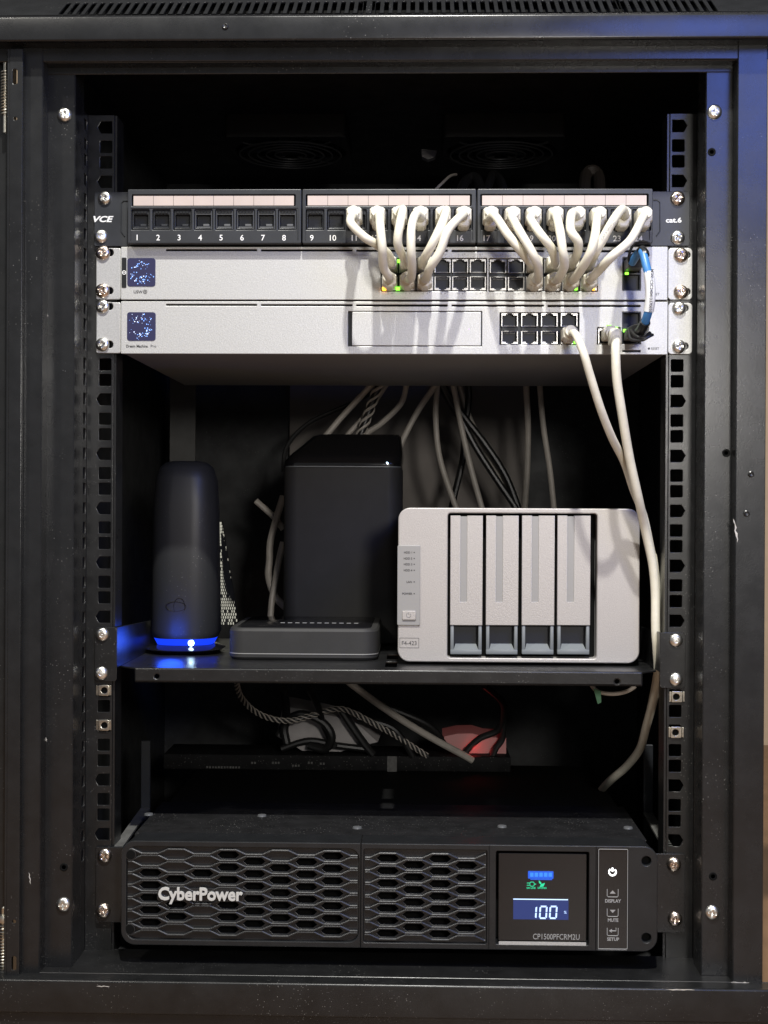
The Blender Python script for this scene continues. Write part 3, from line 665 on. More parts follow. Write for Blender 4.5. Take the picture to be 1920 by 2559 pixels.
PLX = {11: 288, 12: 480, 13: 660, 14: 835, 15: 1020, 16: 1190, 17: 75, 18: 235, 19: 390, 20: 550, 21: 712, 22: 865, 23: 1045, 24: 1200}
for n, (cv, pts, (G, ci, row)) in PATHS.items():
    sx = cv((PLX[n], 0, 0))[0]; sy = 546+ (n-11)*0.2
    w3 = [P(*cv(p)) for p in pts]
    end = ('upper' if row == 0 else 'lower')
    c = thing('patch_cable', w3[-1], CLAB[n], 'cable', 'patch cables between patch panel and switch')
    plug(c, sx, sy-3, YP-1, -1, 12.4, 11.0, 15.5)
    ex = (G[ci]+G[ci+1])/2; ey = (665 if row == 0 else 705)+(0 if G is G1 else 0.7)
    plug(c, ex, ey, YD-0.5, 1 if row == 0 else -1, 11.6, 9.8, 16.5, 2.6)
    xs, zs_ = at(sx, sy-3, YP-1); xe, ze = at(ex, ey, YD-0.5)
    path = [(xs, YP-14, zs_+0.6)]+w3[:-1]+[(xe, YD-15, ze)]
    rn = random.Random(n*5); path = [path[0]]+[(p[0]+rn.uniform(-.7, .7), p[1]+rn.uniform(-2.5, 1.5), p[2]+rn.uniform(-.7, .7)) for p in path[1:-1]]+[path[-1]]
    MB().tube(path, [3.45*rn.uniform(0.97, 1.03) for _ in path], 14).build('cord', CREAM, c)
    if n == 23:
        for tstr, q0, q1 in (('CAT.6 U/UTP  ROHS', (1030, 262, -67.5), (900, 470, -70.5)),):
            pa, pb_ = Vector(P(*z5(q0))), Vector(P(*z5(q1))); d_ = (pb_-pa)
            me = text_mesh(tstr, 2.6, 0.0, 0, 'LEFT', 0.05); ang = math.atan2(d_.z, d_.x)+math.pi
            # lettering follows the cord upwards
            M = Matrix.Translation(pb_) @ Matrix(((math.cos(ang), 0, -math.sin(ang), 0), (0, -1, 0, 0), (math.sin(ang), 0, math.cos(ang), 0), (0, 0, 0, 1))) @ Matrix(((1, 0, 0, 0), (0, 0, 1, 0), (0, 1, 0, 0), (0, 0, 0, 1)))
            b = MB().mesh(me, M); b.build('jacket_print', GPRINT, c, smooth=False)

# two cables leaving the gateway downwards
z7 = lambda p: (900+p[0]/1.93, 860+p[1]/1.93, p[2])
z8 = lambda p: (940+p[0]/2.075, 1240+p[1]/2.075, p[2])
z9 = lambda p: (940+p[0]/2.075, 1640+p[1]/2.075, p[2])
c = thing('network_cable', P(1425, 832, -8), 'cream network cable hanging from gateway port 8', 'cable', 'network cables hanging from the gateway')
plug(c, 1421, 836, YD-0.5, -1, 12.2, 9.4, 14, 3.0)
pts = [(1428, 832, -20), (1440, 838, -38), (1458, 880, -48)] + [z7(p) for p in ((1110,150,-46),(1160,310,-38),(1215,450,-24),(1275,570,-4),(1318,700,8),(1368,830,18),(1405,1000,23))] + [z8(p) for p in ((1440,330,25),(1458,500,26),(1464,700,28))]+[(1646, 1640, 32), (1640, 1700, 44), (1620, 1800, 75)]
MB().tube([P(*p) for p in pts], 3.3, 12).build('cord', CREAM, c)
c = thing('network_cable', P(1530, 838, -8), 'cream network cable from the gateway internet port running past the silver storage box', 'cable', 'network cables hanging from the gateway')
plug(c, 1522, 838, YD-0.5, 1, 12.2, 9.4, 12, 2.4)
x, z = at(1538, 845, -26); MB().box(x-5, x+5, -30, -18, z-6, z+7, 2.5, 3).build('elbow_boot', CREAMP, c)
pts = [(1538, 836, -22), (1539, 855, -31), (1539, 890, -34)] + [z7(p) for p in ((1240,180,-32),(1266,350,-26),(1300,550,-16),(1342,740,-6))] + [z8(p) for p in ((1396,175,8),(1434,350,14),(1448,500,16),(1450,690,16))] + [(1642, 1620, 18)] + [z9(p) for p in ((1463,100,26),(1448,190,40),(1400,370,70),(1368,480,95),(1300,570,125),(1225,635,150),(1180,680,200),(1150,720,260))]
MB().tube([P(*p) for p in pts], 3.7, 12).build('cord', CREAM, c)

# short blue direct attach cable between the optical ports
dac = thing('uplink_cable', P(1580, 690, -10), 'short blue uplink cable with white label joining switch and gateway at the end', 'cable')
def sfp_head(sx, sy, tilt):
    x, z = at(sx, sy, YD-1); m = MB().box(x-6.2, x+6.2, -26, YD+4, z-4.2, z+4.2, 0.7)
    m.build('connector', GALV, dac)
    MB().loft([[(a, -24, b) for a, b in rrect(x-6.4, x+6.4, z-4.6, z+4.6, 1.5, 3)], [(a, -34, b) for a, b in rrect(x-4, x+7, z-4.3+tilt, z+4.3+tilt, 2, 3)], [(a, -40, b) for a, b in rrect(x+0.5, x+8, z-3.6+tilt*1.6, z+3.6+tilt*1.6, 2.5, 3)]]).build('boot', PLAST, dac)
sfp_head(1580, 664, 2); sfp_head(1580, 838, 1)
q = [z5(p) for p in ((1125,640,-30),(1180,565,-44),(1205,570,-52),(1235,680,-58),(1260,790,-60),(1262,900,-60),(1245,1010,-58),(1215,1100,-50),(1175,1160,-38))]
W3 = [P(*p) for p in q]; MB().tube(W3, 3.3, 12).build('cord', BLUEJ, dac)
lab = [P(*z5(p)) for p in ((1247,715,-58.5),(1259,790,-60),(1262,900,-60),(1248,1005,-58))]
MB().tube(lab, 3.9, 14).build('white_sleeve', PAPER, dac)
me = text_mesh('MSN: CSC240413170036', 3.2, 0.05, 0, 'CENTER', 0.05)
pc = Vector(P(*z5((1268, 850, -64.3)))); ang = R(-92)
M = Matrix.Translation(pc) @ Matrix(((math.cos(ang), -math.sin(ang), 0, 0), (0, 0, -1, 0), (math.sin(ang), math.cos(ang), 0, 0), (0, 0, 0, 1)))
MB().mesh(me, M).build('label_lettering', DPRINT, dac, smooth=False)
q = [z5(p) for p in ((1115,655,-28),(1100,610,-34),(1130,520,-40),(1200,485,-44),(1250,500,-42))]; MB().tube([P(*p) for p in q], 1.1, 8).build('pull_loop', BCAB, dac)
q = [z5(p) for p in ((1100,1140,-34),(1120,1210,-42),(1200,1215,-46),(1250,1190,-46),(1280,1175,-44))]; MB().tube([P(*p) for p in q], 1.2, 8).build('pull_loop', BCAB, dac)
q = [z5(p) for p in ((1120,1150,-36),(1160,1190,-44),(1220,1195,-46),(1260,1160,-44))]; MB().tube([P(*p) for p in q], 1.6, 8).build('pull_loop', BCAB, dac)
q = [z5(p) for p in ((1195,545,-48),(1215,575,-52),(1218,590,-53))]; MB().tube([P(*p) for p in q], 4.0, 10).build('strain_relief', PLAST, dac)
q = [z5(p) for p in ((1225,1080,-53),(1200,1130,-46),(1170,1165,-38))]; MB().tube([P(*p) for p in q], 4.2, 10).build('strain_relief', PLAST, dac)

# ================================================================== shelf
zsh = at(975, 1674, 0)[1]
sh = thing('rack_shelf', (0, 120, zsh), 'black vented steel shelf bolted across the rack under the storage box', 'shelf')
xsl, xsr = at(294, 1640, 0)[0], at(1648, 1640, 0)[0]
lxl, lxr = at(337, 1690, 0)[0], at(1606, 1690, 0)[0]
fl_ = [[(lxl, 0.4), (lxr, 0.4), (xsr, 14), (xsr, 250), (xsl, 250), (xsl, 14)]]
for sy_, yy0, yy1 in ((0, 20, 62), (0, 78, 120)):
    xx = at(978, 1640, 40)[0]; fl_.append(rrect(xx-5, xx+5, yy0, yy1, 1, 2))
M = Matrix(((1, 0, 0, 0), (0, 1, 0, 0), (0, 0, 1, zsh), (0, 0, 0, 1)))
MB().plate(fl_, 0, 1.6, 0.3, M=M).build('tray', BLKD, sh)
zl = at(975, 1709, 0)[1]; lp = [rrect(lxl, lxr, zl, zsh+0.2, 1.0, 2)]
for sx, sy in ((393, 1690), (1542, 1703)): x, z = at(sx, sy, 0); lp.append(circ(x, z, 1.8, 14))
lp_ = MB().plate(lp, -1.6, 3.4, 1.4).build('front_lip', BLKD, sh)
MB().box(lxl, lxr, 1.0, 12, zl-0.6, zl+0.8, 0.3).build('lip_return', BLK, sh)
for sg in (-1, 1):
    xe0, xe1 = (at(237, 1640, -2)[0], xsl) if sg < 0 else (xsr, at(1713, 1640, -2)[0])
    z1, z0 = (at(265, 1567, 0)[1], at(265, 1702, 0)[1]) if sg < 0 else (at(1680, 1580, 0)[1], at(1680, 1719, 0)[1])
    MB().plate([rrect(xe0, xe1, z0, z1, 2.5, 3)], -2.6, 2.0, 0.4).build('ear', BLKD, sh)
    xx = xsl if sg < 0 else xsr; M = Matrix(((0, 0, -sg, xx), (1, 0, 0, 0), (0, 1, 0, 0), (0, 0, 0, 1)))
    MB().plate([[(-1, zsh), (250, zsh), (250, zsh+22), (-1, z1)]], 0, 1.6, 0.3, M=M).build('side_plate', BLKD, sh)
for sx, sy, me in ((256, 1585.5, SC_C), (253.6, 1682.5, SC_C), (1689.5, 1600, SC_C), (1689.5, 1698, SC_C)): screw(sx, sy, -2.8, sh, me)

# ================================================================== four bay storage box
YN = 38.0
x0, x1, z0, z1 = rp(995, 1270, 1599, 1656, YN)
nas = thing('storage_box', ((x0+x1)/2, YN+90, zsh), 'silver four bay network storage box standing on the shelf', 'storage box')
bx0, bx1, bz0, bz1 = rp(1119, 1283, 1492, 1645, YN)
MB().plate([rrect(x0, x1, z0, z1, 10, 8), rrect(bx0, bx1, bz0, bz1, 2.5, 3)], YN, 14, 1.0).build('front_frame', NASP, nas)
MB().plate([rrect(x0+1.5, x1-1.5, z0+1.5, z1-1.5, 9, 6)], YN+14.1, 185, 0.5).build('housing', NASG, nas)
MB().box(bx0+0.2, bx1-0.2, YN+13.2, YN+13.9, bz0+0.2, bz1-0.2).build('bay_back', DARK, nas)
for fx in (x0+25, x1-25):
    for fy in (YN+20, YN+170): MB().lathe([(7, z0-zsh+1.5), (7, 0.2)], (fx, fy, zsh), 'z', 16).build('foot', PLAST, nas)
for a, b in ((1125.5, 1206), (1214.5, 1295.5), (1304, 1385.5), (1392.5, 1475)):
    d = 0 
    tx0, tx1, tz0, tz1 = rp(a, 1288.5, b, 1635, YN)
    gx0, gx1, gz0, gz1 = rp(a+25, 1291, a+42, 1504, YN)
    zp = at((a+b)/2, 1562, YN)[1]
    tr = MB().plate([[(tx0, zp), (tx1, zp), (tx1, tz1), (gx1, tz1), (gx1, gz0), (gx0, gz0), (gx0, tz1), (tx0, tz1)]], YN-2.0, 6, 0.4).build('drive_tray', NASP, nas)
    MB().box(gx0-0.8, gx1+0.8, YN-1.0, YN+2, gz0-0.8, tz1-0.6).build('groove', NASG, tr)
    hb = MB()
    for xa_, xb_, za_, zb__ in ((tx0+0.4, tx0+3.2, tz0+3.6, zp-0.3), (tx1-3.2, tx1-0.4, tz0+3.6, zp-0.3), (tx0+0.4, tx1-0.4, tz0, tz0+4.2)): hb.box(xa_, xb_, YN-1.0-(0.05 if za_ == tz0 else 0), YN+7, za_, zb__, 0.5, 2)
    hd = hb.build('handle', NASB, tr)
    m = MB(); zz = tz0+4.0
    sc_ = [(tx0+3, YN-0.6, zz-0.7), (tx1-3, YN-0.6, zz-0.7), (tx1-5, YN+8.6, zz+4.5), (tx0+5, YN+8.6, zz+4.5)]; m.add(sc_+[(p[0], p[1]+0.3, p[2]-1.2) for p in sc_], [(0,1,2,3),(7,6,5,4),(0,4,5,1),(1,5,6,2),(2,6,7,3),(3,7,4,0)]); m.build('finger_scoop', NASB, hd)
    MB().box(tx0+1, tx1-1, YN+9.2, YN+9.8, tz0, zp).build('tray_inside', HOLE, tr)
px0, px1, pz0, pz1 = rp(994, 1363, 1050.5, 1562.5, YN-1)
ip = MB().plate([rrect(px0-0.2, px1, pz0, pz1, 1.0, 2)], YN-1.4, 3, 0.4).build('indicator_panel', NASG, nas)
for tx, sy in (('HDD 1', 1380.5), ('HDD 2', 1395.5), ('HDD 3', 1410), ('HDD 4', 1425), ('LAN', 1454), ('POWER', 1483.5)):
    text('indicator_lettering', tx, {'LAN': 1023, 'POWER': 1018}.get(tx, 1020), sy, YN-1.55, 1.7, DPRINT, ip, bold=0.02)
    x, z = at(1035.5, sy, YN-1.5); MB().box(x-0.5, x+0.5, YN-1.6, YN-1.3, z-0.4, z+0.4).build('indicator_dot', DPRINT, ip)
a0, a1, b0, b1 = rp(1005.5, 1526.5, 1039.5, 1549, YN-2)
pbn = MB().plate([rrect(a0, a1, b0, b1, 0.8, 2)], YN-2.6, 2, 0.4).build('power_button', NASP, ip)
x, z = at(1021.5, 1537, YN-2.7); ring = [(x+1.8*math.cos(R(a)), YN-2.7, z+1.8*math.sin(R(a))) for a in range(-235, 56, 15)]
MB().tube(ring, 0.28, 6, smooth=False).tube([(x, YN-2.7, z+0.4), (x, YN-2.7, z+2.3)], 0.28, 6).build('power_symbol', NASG, pbn)
a0, a1, b0, b1 = rp(999, 1594, 1047.5, 1619.5, YN-0.1)
MB().plate([rrect(a0, a1, b0, b1), rrect(a0+0.35, a1-0.35, b0+0.35, b1-0.35)], YN-0.12, 0.15).build('model_border', DPRINT, nas)
text('model_lettering', 'F4-423', 1023, 1607, YN-0.15, 3.4, DPRINT, nas, w=12.4)

# ================================================================== small box, middle tower, left tower
x0, x1, z0, z1 = rp(569, 1574, 944, 1648, 62)
sb = thing('media_box', ((x0+x1)/2, 120, zsh), 'small flat black box with rounded corners lying in front of the tall router', 'electronics box')
cx, cy, w_, d_ = (x0+x1)/2, 62+64, x1-x0, 128
lo = [rloop(cx, cy, zsh+0.3, w_-4, d_-4, 13), rloop(cx, cy, zsh+2.5, w_, d_, 14), rloop(cx, cy, z1-1.5, w_, d_, 14), rloop(cx, cy, z1+0.8, w_-2.5, d_-2.5, 13), rloop(cx, cy, z1+1.2, w_-7, d_-7, 11)]
MB().loft(lo).build('shell', MATT, sb, sharp=25)
MB().loft([rloop(cx, cy, zsh+5.2, w_+0.7, d_+0.7, 14), rloop(cx, cy, zsh+6.0, w_+0.7, d_+0.7, 14)], cap=False).build('lower_seam', NASG, sb)
MB().loft([rloop(cx, cy, z1+1.25, w_-12, d_-12, 9), rloop(cx, cy, z1+1.7, w_-14, d_-14, 8)]).build('gloss_top', GLOSS, sb)
m = MB()
for i in range(11): m.box(cx-6+i*6.6-18, cx-6+i*6.6-14.2, cy-16, cy-13, z1+1.7, z1+1.9)
m.build('top_lettering', GPRINT, sb)

x0, x1 = at(706, 1300, 190)[0], at(1004, 1300, 190)[0]; zc = at(860, 1167, 190)[1]; zt_ = at(860, 1083, 205)[1]
tw = thing('tall_router', ((x0+x1)/2, 240, zsh), 'tall black square router with glossy sloped top behind the small box', 'router')
cx, cy, w_, d_ = (x0+x1)/2, 190+52, x1-x0, 104
MB().loft([rloop(cx, cy, zsh+0.2, w_-6, d_-6, 12), rloop(cx, cy, zsh+3, w_, d_, 14), rloop(cx, cy, zc-1, w_, d_, 14), rloop(cx, cy, zc, w_-1.5, d_-1.5, 13)]).build('housing', MATT, tw)
MB().loft([rloop(cx, cy, zc+1.0, w_-1, d_-1, 13), rloop(cx, cy, zc+5, w_, d_, 14), rloop(cx+4, cy+4, zc+14, w_-7, d_-8, 14), rloop(cx+8, cy+9, zc+22, w_-17, d_-18, 14), rloop(cx+12, cy+13, zt_-2, w_-27, d_-28, 14), rloop(cx+13.5, cy+15, zt_, w_-33, d_-34, 12)]).build('gloss_cap', GLOSS, tw, sharp=60)
MB().loft([rloop(cx, cy, zc, w_-2.5, d_-2.5, 13), rloop(cx, cy, zc+1.0, w_-2.5, d_-2.5, 13)]).build('cap_seam', NASB, tw)
p_ = P(968, 1157, cy-d_/2-0.6); MB().lathe([(0.8, 0), (0.7, -0.5)], p_, 'y', 10).build('status_light', E_CORE, tw)

yt = 95.0
x0, x1 = at(364, 1560, yt)[0], at(538, 1560, yt)[0]; cx = (x0+x1)/2; wb = x1-x0; zt_ = at(460, 1152, yt+20)[1]
lt = thing('mesh_router', (cx, yt+wb/2, zsh), 'rounded black router tower with glowing blue base at the left of the shelf', 'router')
cy = yt+wb/2; zb_ = zsh+14
MB().loft([rloop(cx, cy, zb_, wb*0.92, wb*0.92, 22), rloop(cx, cy, zb_+6, wb, wb, 24), rloop(cx, cy, zt_-40, wb*0.92, wb*0.92, 20), rloop(cx, cy, zt_-16, wb*0.87, wb*0.87, 20), rloop(cx, cy, zt_-6, wb*0.76, wb*0.76, 18), rloop(cx, cy, zt_-1.5, wb*0.6, wb*0.6, 15), rloop(cx, cy, zt_, wb*0.42, wb*0.42, 10)]).build('shell', TOWER, lt, sharp=50)
MB().loft([rloop(cx, cy, zsh+8, wb*0.80, wb*0.80, 18), rloop(cx, cy, zb_-0.2, wb*0.90, wb*0.90, 21)]).build('light_ring', E_BLUE, lt)
MB().loft([rloop(cx, cy, zsh+0.2, wb*0.95, wb*0.95, 22), rloop(cx, cy, zsh+4, wb*1.12, wb*1.12, 26), rloop(cx, cy, zsh+7.8, wb*0.86, wb*0.86, 20)]).build('base', GLOSS, lt, sharp=50)
MB().lathe([(2.6, 0), (2.2, -0.7), (1.0, -1.2)], (cx+9, cy-wb*0.435, zsh+10.5), 'y', 14).build('light_core', E_CORE, lt)
xe, ze = at(440, 1516, yt+1)
lg = MB()
for k, (rx, rz, dx) in enumerate(((9, 4.2, 0), (5, 7.5, 3))):
    lg.tube([(xe+dx+rx*math.cos(a*0.3), yt+0.7, ze+rz*math.sin(a*0.3)) for a in range(22)], 0.35, 6, smooth=False)
lg.build('maker_mark', GLOSS, lt)
# blue glow of the ring also lights the shelf: the ring is a lamp
bl = bpy.data.lights.new('ring_glow', 'POINT'); bl.energy = 0.034; bl.color = (0.02, 0.10, 1.0); bl.shadow_soft_size = 0.012
blo = bpy.data.objects.new('ring_glow', bl); COL.objects.link(blo); blo.location = Vector((cx-6, yt-14, zsh+15))*S

# perforated metal sheet leaning behind the left tower
mp_ = thing('perforated_sheet', P(575, 1570, 300), 'bright perforated metal sheet behind the blue lit router tower', 'metal sheet')
a = P(548, 1310, 300); b = P(552, 1560, 300); c_ = P(598, 1560, 320); d_ = P(556, 1300, 320)
MB().add([a, b, c_, d_]+[(p[0], p[1]+2, p[2]) for p in (a, b, c_, d_)], [(0,1,2,3),(7,6,5,4),(0,4,5,1),(1,5,6,2),(2,6,7,3),(3,7,4,0)]).build('sheet', INNER, mp_)
m = MB()
for i in range(34):
    for j in range(8):
        u = (j+0.5*(i % 2))/7.5; v_ = i/33
        sx = 549+u*(4+42*max(0, v_)**0.9); sy = 1308+250*v_
        if random.random() < 0.12 or u > 0.98: continue
        x, y, z = P(sx, sy, 298+u*18)
        m.add([(x-0.1, y, z-1.5), (x+0.75, y, z-1.1), (x+0.5, y, z+1.4), (x-0.35, y, z+1.0)]+[(x-0.1, y+2, z-1.5), (x+0.75, y+2, z-1.1), (x+0.5, y+2, z+1.4), (x-0.35, y+2, z+1.0)], [(0,1,2,3),(0,4,5,1),(1,5,6,2),(2,6,7,3),(3,7,4,0)])
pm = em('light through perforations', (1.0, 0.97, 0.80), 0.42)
pf = m.build('perforations', pm, mp_); pf['kind'] = 'stuff'  # glowing dots on a solid sheet stand for light through holes

# ================================================================== power supply at the bottom
YU = -36.0
x0, x1, z0, z1 = rp(303, 2108, 1644, 2370, YU)
ups = thing('backup_power_unit', (0, 150, z0), 'black rack mount backup power unit with honeycomb grille and lit display', 'power unit')
MB().box(x0+4, x1-4, -6, 113, z0+3, z1-1.5, 1.2, 2).build('body', UPSB, ups)
MB().box(x0+6, x1-6, 113.2, 330, z0+3, z1-7, 1.0, 2).build('shaded_rear_body', DARK, ups)  # near-black rear top; the shelf's shadow is put into its colour
# bezel shell with openings for two grilles, display and buttons
gl = rp(316, 2116, 897, 2362, YU); g2 = rp(909, 2118, 1217, 2364, YU)
dsp = rp(1240, 2128, 1472, 2358, YU); btn = rp(1494, 2123, 1569, 2375, YU)
outl = rrect(x0, x1, z0, z1, 11, 7)
hol = [rrect(gl[0], gl[1], z0+4.5, z1-4.5, 8, 4), rrect(g2[0], g2[1], z0+4.5, z1-4.5, 1.5, 3), rrect(dsp[0], dsp[1], z0+4.5, z1-5, 1.2, 3), rrect(btn[0], btn[1], z0+1.6, z1-2.2, 0.8, 2)]
hc = [circ(*at(1616, 2152, YU), 3.7, 18), circ(*at(1616, 2344, YU), 3.7, 18)]
MB().plate([outl]+hol+hc, YU, 6, 0.7).build('bezel', PLAST, ups)
mm_ = MB(); 
lo_ = rrect(x0+0.3, x1-0.3, z0+0.3, z1-0.3, 11, 7); hi_ = rrect(x0+3, x1-3, z0+2, z1-0.2, 9, 7)
mm_.loft([[(a, YU+5.9, b) for a, b in lo_], [(a, -8, b) for a, b in hi_]], cap=False).build('bezel_side', PLAST, ups)
xs_ = at(902, 2235, YU)[0]; MB().box(xs_-0.5, xs_+0.5, YU-0.15, YU+5, z0+0.4, z1-0.3).box(xs_-0.5, xs_+0.5, YU-0.1, -9, z1-0.4, z1+0.1).build('bezel_joint', DARK, ups)
for sx in (1222.5, 1489.5): xx = at(sx, 2245, YU)[0]; MB().box(xx-0.3, xx+0.3, YU-0.1, YU+0.6, z0+0.5, z1-0.5).build('panel_joint', DARK, ups)
MB().box(x0+8, x1-8, YU+22, YU+23, z0+3, z1-3).build('inner_baffle', DARK, ups)
# honeycomb grilles
PX, PZ = 65.6/3.18, 31.4/3.18; HW, HH = 8.7, 2.85
def grille(reg, zlo, zhi, xf, zf, closed, r):
    m = MB(); rib = MB(); x_0, x_1 = reg[0]+0.1, reg[1]-0.1
    loops = [rrect(x_0, x_1, zlo, zhi, r, 4)]
    i = -3
    while True:
        cx_ = xf+PX*i
        if cx_-HW > x_1: break
        for j in range(-2, 12):
            cz = zf-PZ*j-(PZ/2 if i % 2 else 0)
            if cx_-HW < x_0+1.2 or cx_+HW > x_1-1.2 or cz-HH < zlo+0.8 or cz+HH > zhi-0.8: continue
            hexp = [(cx_-HW, cz), (cx_-HW+3.2, cz-HH), (cx_+HW-3.2, cz-HH), (cx_+HW, cz), (cx_+HW-3.2, cz+HH), (cx_-HW+3.2, cz+HH)]
            if (i, j) not in closed: loops.append(hexp)
        i += 1
    m.plate(loops, YU+2.6, 3.6, 0.25)
    # raised zigzag ribs between the rows of cells
    for j in range(-2, 24):
        zc_ = zf-PZ/2*j+PZ/4; amp = PZ/4*0.70; pts = []
        k = -4
        while xf+PX*k < x_1+PX:
            cx_ = xf+PX*k; s_ = 1 if (k+j) % 2 == 0 else -1
            pts += [(cx_-HW+2.2, zc_+s_*amp), (cx_+HW-2.2, zc_+s_*amp)]; k += 1
        out = []
        for a, b in zip(pts[:-1], pts[1:]):
            if b[0] < x_0+1 or a[0] > x_1-1: continue
            a2, b2 = a, b
            if a[0] < x_0+1: t = (x_0+1-a[0])/(b[0]-a[0]); a2 = (x_0+1, a[1]+(b[1]-a[1])*t)
            if b[0] > x_1-1: t = (x_1-1-a[0])/(b[0]-a[0]); b2 = (x_1-1, a[1]+(b[1]-a[1])*t)
            if not out: out.append(a2)
            out.append(b2)
        if len(out) < 2 or max(p[1] for p in out) > zhi-1.2 or min(p[1] for p in out) < zlo+1.2: continue
        n = len(out); f = []
        rows = [[(a, YU+3.2, b+1.0) for a, b in out], [(a, YU+0.55, b+0.85) for a, b in out], [(a, YU+0.1, b+0.15) for a, b in out], [(a, YU+0.1, b-0.65) for a, b in out], [(a, YU+3.2, b-0.9) for a, b in out]]
        for q_ in range(4):
            for q in range(n-1): f.append((q_*n+q, q_*n+q+1, (q_+1)*n+q+1, (q_+1)*n+q))
        rib.add([p for r_ in rows for p in r_], f)
    g = m.build('grille', PLAST, ups, sharp=20); rib.build('grille_ribs', PLAST, g, smooth=False)
xf, zf = at(505, 2122, YU)
closed = {(0, 0), (0, 1), (-1, 0), (-1, 1), (2, 0), (-2, 1), (-2, 0), (3, 0), (0, 5), (0, 6), (1, 3), (0, 3), (2, 7), (-1, 6), (0, 7)}
grille(gl, z0+4.6, z1-4.6, xf, zf, closed, 8)
xf2, zf2 = at(1035, 2132, YU); grille(g2, z0+4.6, z1-4.6, xf2, zf2, set(), 1.5)
for sx, sy in ((327, 2136), (324.5, 2322.5)):
    p_ = P(sx, sy, YU+0.2); MB().lathe([(4.4, 0.4), (4.4, -0.1), (3.7, -0.2), (3.6, 2.4)], p_, 'y', 20).build('screw_boss', PLAST, ups); MB().lathe([(3.5, 0), (3.5, 0.2)], (p_[0], p_[1]-0.12, p_[2]), 'y', 20).build('screw_recess', DARK, ups)
for h_ in hc: MB().plate([h_], YU+5.4, 0.5).build('screw_recess', DARK, ups)
lw = text_mesh('CyberPower', 15.0, 0.42, 0, 'CENTER', 2.0); co = [v.co for v in lw.vertices]
a0, a1 = min(c.x for c in co), max(c.x for c in co); b0, b1 = min(c.y for c in co), max(c.y for c in co)
lx0, lx1, lz0, lz1 = rp(397, 2217, 607.5, 2258.5, YU)
for v in lw.vertices: v.co = Vector((lx0+(v.co.x-a0)/(a1-a0)*(lx1-lx0), YU-1.2-v.co.z, lz0+(v.co.y-b0)/(b1-b0)*(lz1-lz0)))
MB().mesh(lw).build('maker_lettering', mat('pale grey lettering', (0.50, 0.50, 0.48), 0.4), ups, smooth=False)
MB().plate([rrect(lx0-1.5, lx1+1, lz0+1.5, lz1-1.0, 2, 3)], YU+0.4, 2.0, 0.4).build('lettering_backing', PLAST, ups)
# display
q0, q1, q2, q3 = rp(1246, 2133, 1466, 2352, YU+1)
dp = MB().plate([rrect(q0, q1, q2, q3, 0.8, 2)], YU+1.2, 2.5, 0.4).build('display_window', GLOSS, ups)
yd = YU+1.0
def pr(name, a, b, c, d, m, par=dp, r=0.0, y=yd): k0, k1, k2, k3 = rp(a, b, c, d, y); return MB().plate([rrect(k0, k1, k2, k3, r, 2)], y, 0.15).build(name, m, par)
pr('lcd_field', 1283, 2250, 1421, 2298, E_LCD, y=yd+0.05); pr('lcd_line', 1283, 2246.5, 1420, 2249, E_LCDW)
pr('battery_icon', 1320, 2177, 1383.5, 2196, E_LCDB, r=0.5); pr('battery_caption', 1326, 2196.5, 1380, 2199, E_LCDB)
m = MB()
for i in range(5): k0, k1, k2, k3 = rp(1325+i*11.6, 2181, 1333.5+i*11.6, 2191, yd-0.15); m.plate([rrect(k0, k1, k2, k3)], yd-0.15, 0.12)
m.build('battery_cells', E_LCDB2, dp)
m = MB()   # plug and leaf icons
for a, b, c, d in ((1317, 2206, 1324, 2207.5), (1317, 2211.5, 1324, 2213), (1336, 2208.5, 1340, 2210.5)): k = rp(a, b, c, d, yd); m.plate([rrect(*k)], yd, 0.12)
k = rp(1324, 2203.5, 1336, 2215.5, yd); m.plate([rrect(*k, 1.2, 3), rrect(k[0]+0.4, k[1]-0.4, k[2]+0.5, k[3]-0.5, 0.8, 3)], yd, 0.12)
x, z = at(1350, 2206, yd); m.plate([[(x-1, z+2), (x+0.9, z+0.2), (x+1.2, z-1.8), (x-0.8, z-0.2)]], yd, 0.12)
x, z = at(1356, 2211.5, yd); m.plate([[(x+2, z+1.6), (x-1.2, z+0.6), (x-2.2, z-1.8), (x+0.8, z-1.2)]], yd, 0.12)
text('', 'ON LINE', 1327.5, 2219, yd, 1.4, None, None, w=7, bold=0.02, mb=m); text('', 'SAVING', 1355, 2219, yd, 1.4, None, None, w=7, bold=0.02, mb=m)
m.build('status_icons', E_LCDG, dp, smooth=False)
m = MB()
def seg(sx, on):
    x, z = at(sx, 2280, yd-0.1); H, W = 4.6, 2.5; t = 0.62; sh_ = 0.06
    def q(a, b, c, d): m.plate([[(x+p[0]+p[1]*sh_, z+p[1]) for p in (a, b, c, d)]], yd-0.1, 0.12)
    if 'a' in on: q((-W+0.7, H-t), (W-0.7, H-t), (W-0.1, H+t), (-W+0.1, H+t))
    if 'd' in on: q((-W+0.1, -H-t), (W-0.1, -H-t), (W-0.7, -H+t), (-W+0.7, -H+t))
    for nm, sx_, up_ in (('b', 1, 1), ('c', 1, -1), ('f', -1, 1), ('e', -1, -1)):
        if nm in on: q((sx_*W-t, up_*0.35), (sx_*W+t, up_*0.35), (sx_*W+t, up_*(H-0.2)), (sx_*W-t, up_*(H-0.7)))
seg(1332, 'bc'); seg(1358, 'abcdef'); seg(1383, 'abcdef'); text('', '%', 1413, 2280, yd, 2.2, None, None, mb=m)
m.build('digits', E_LCDW, dp, smooth=False)
text('model_lettering', 'CP1500PFCRM2U', 1390.5, 2341, yd, 4.4, GPRINT, dp, w=36.5)
pr('silver_strip', 1247, 2353.5, 1465, 2362, SILV, ups, 0.4, YU-0.3)
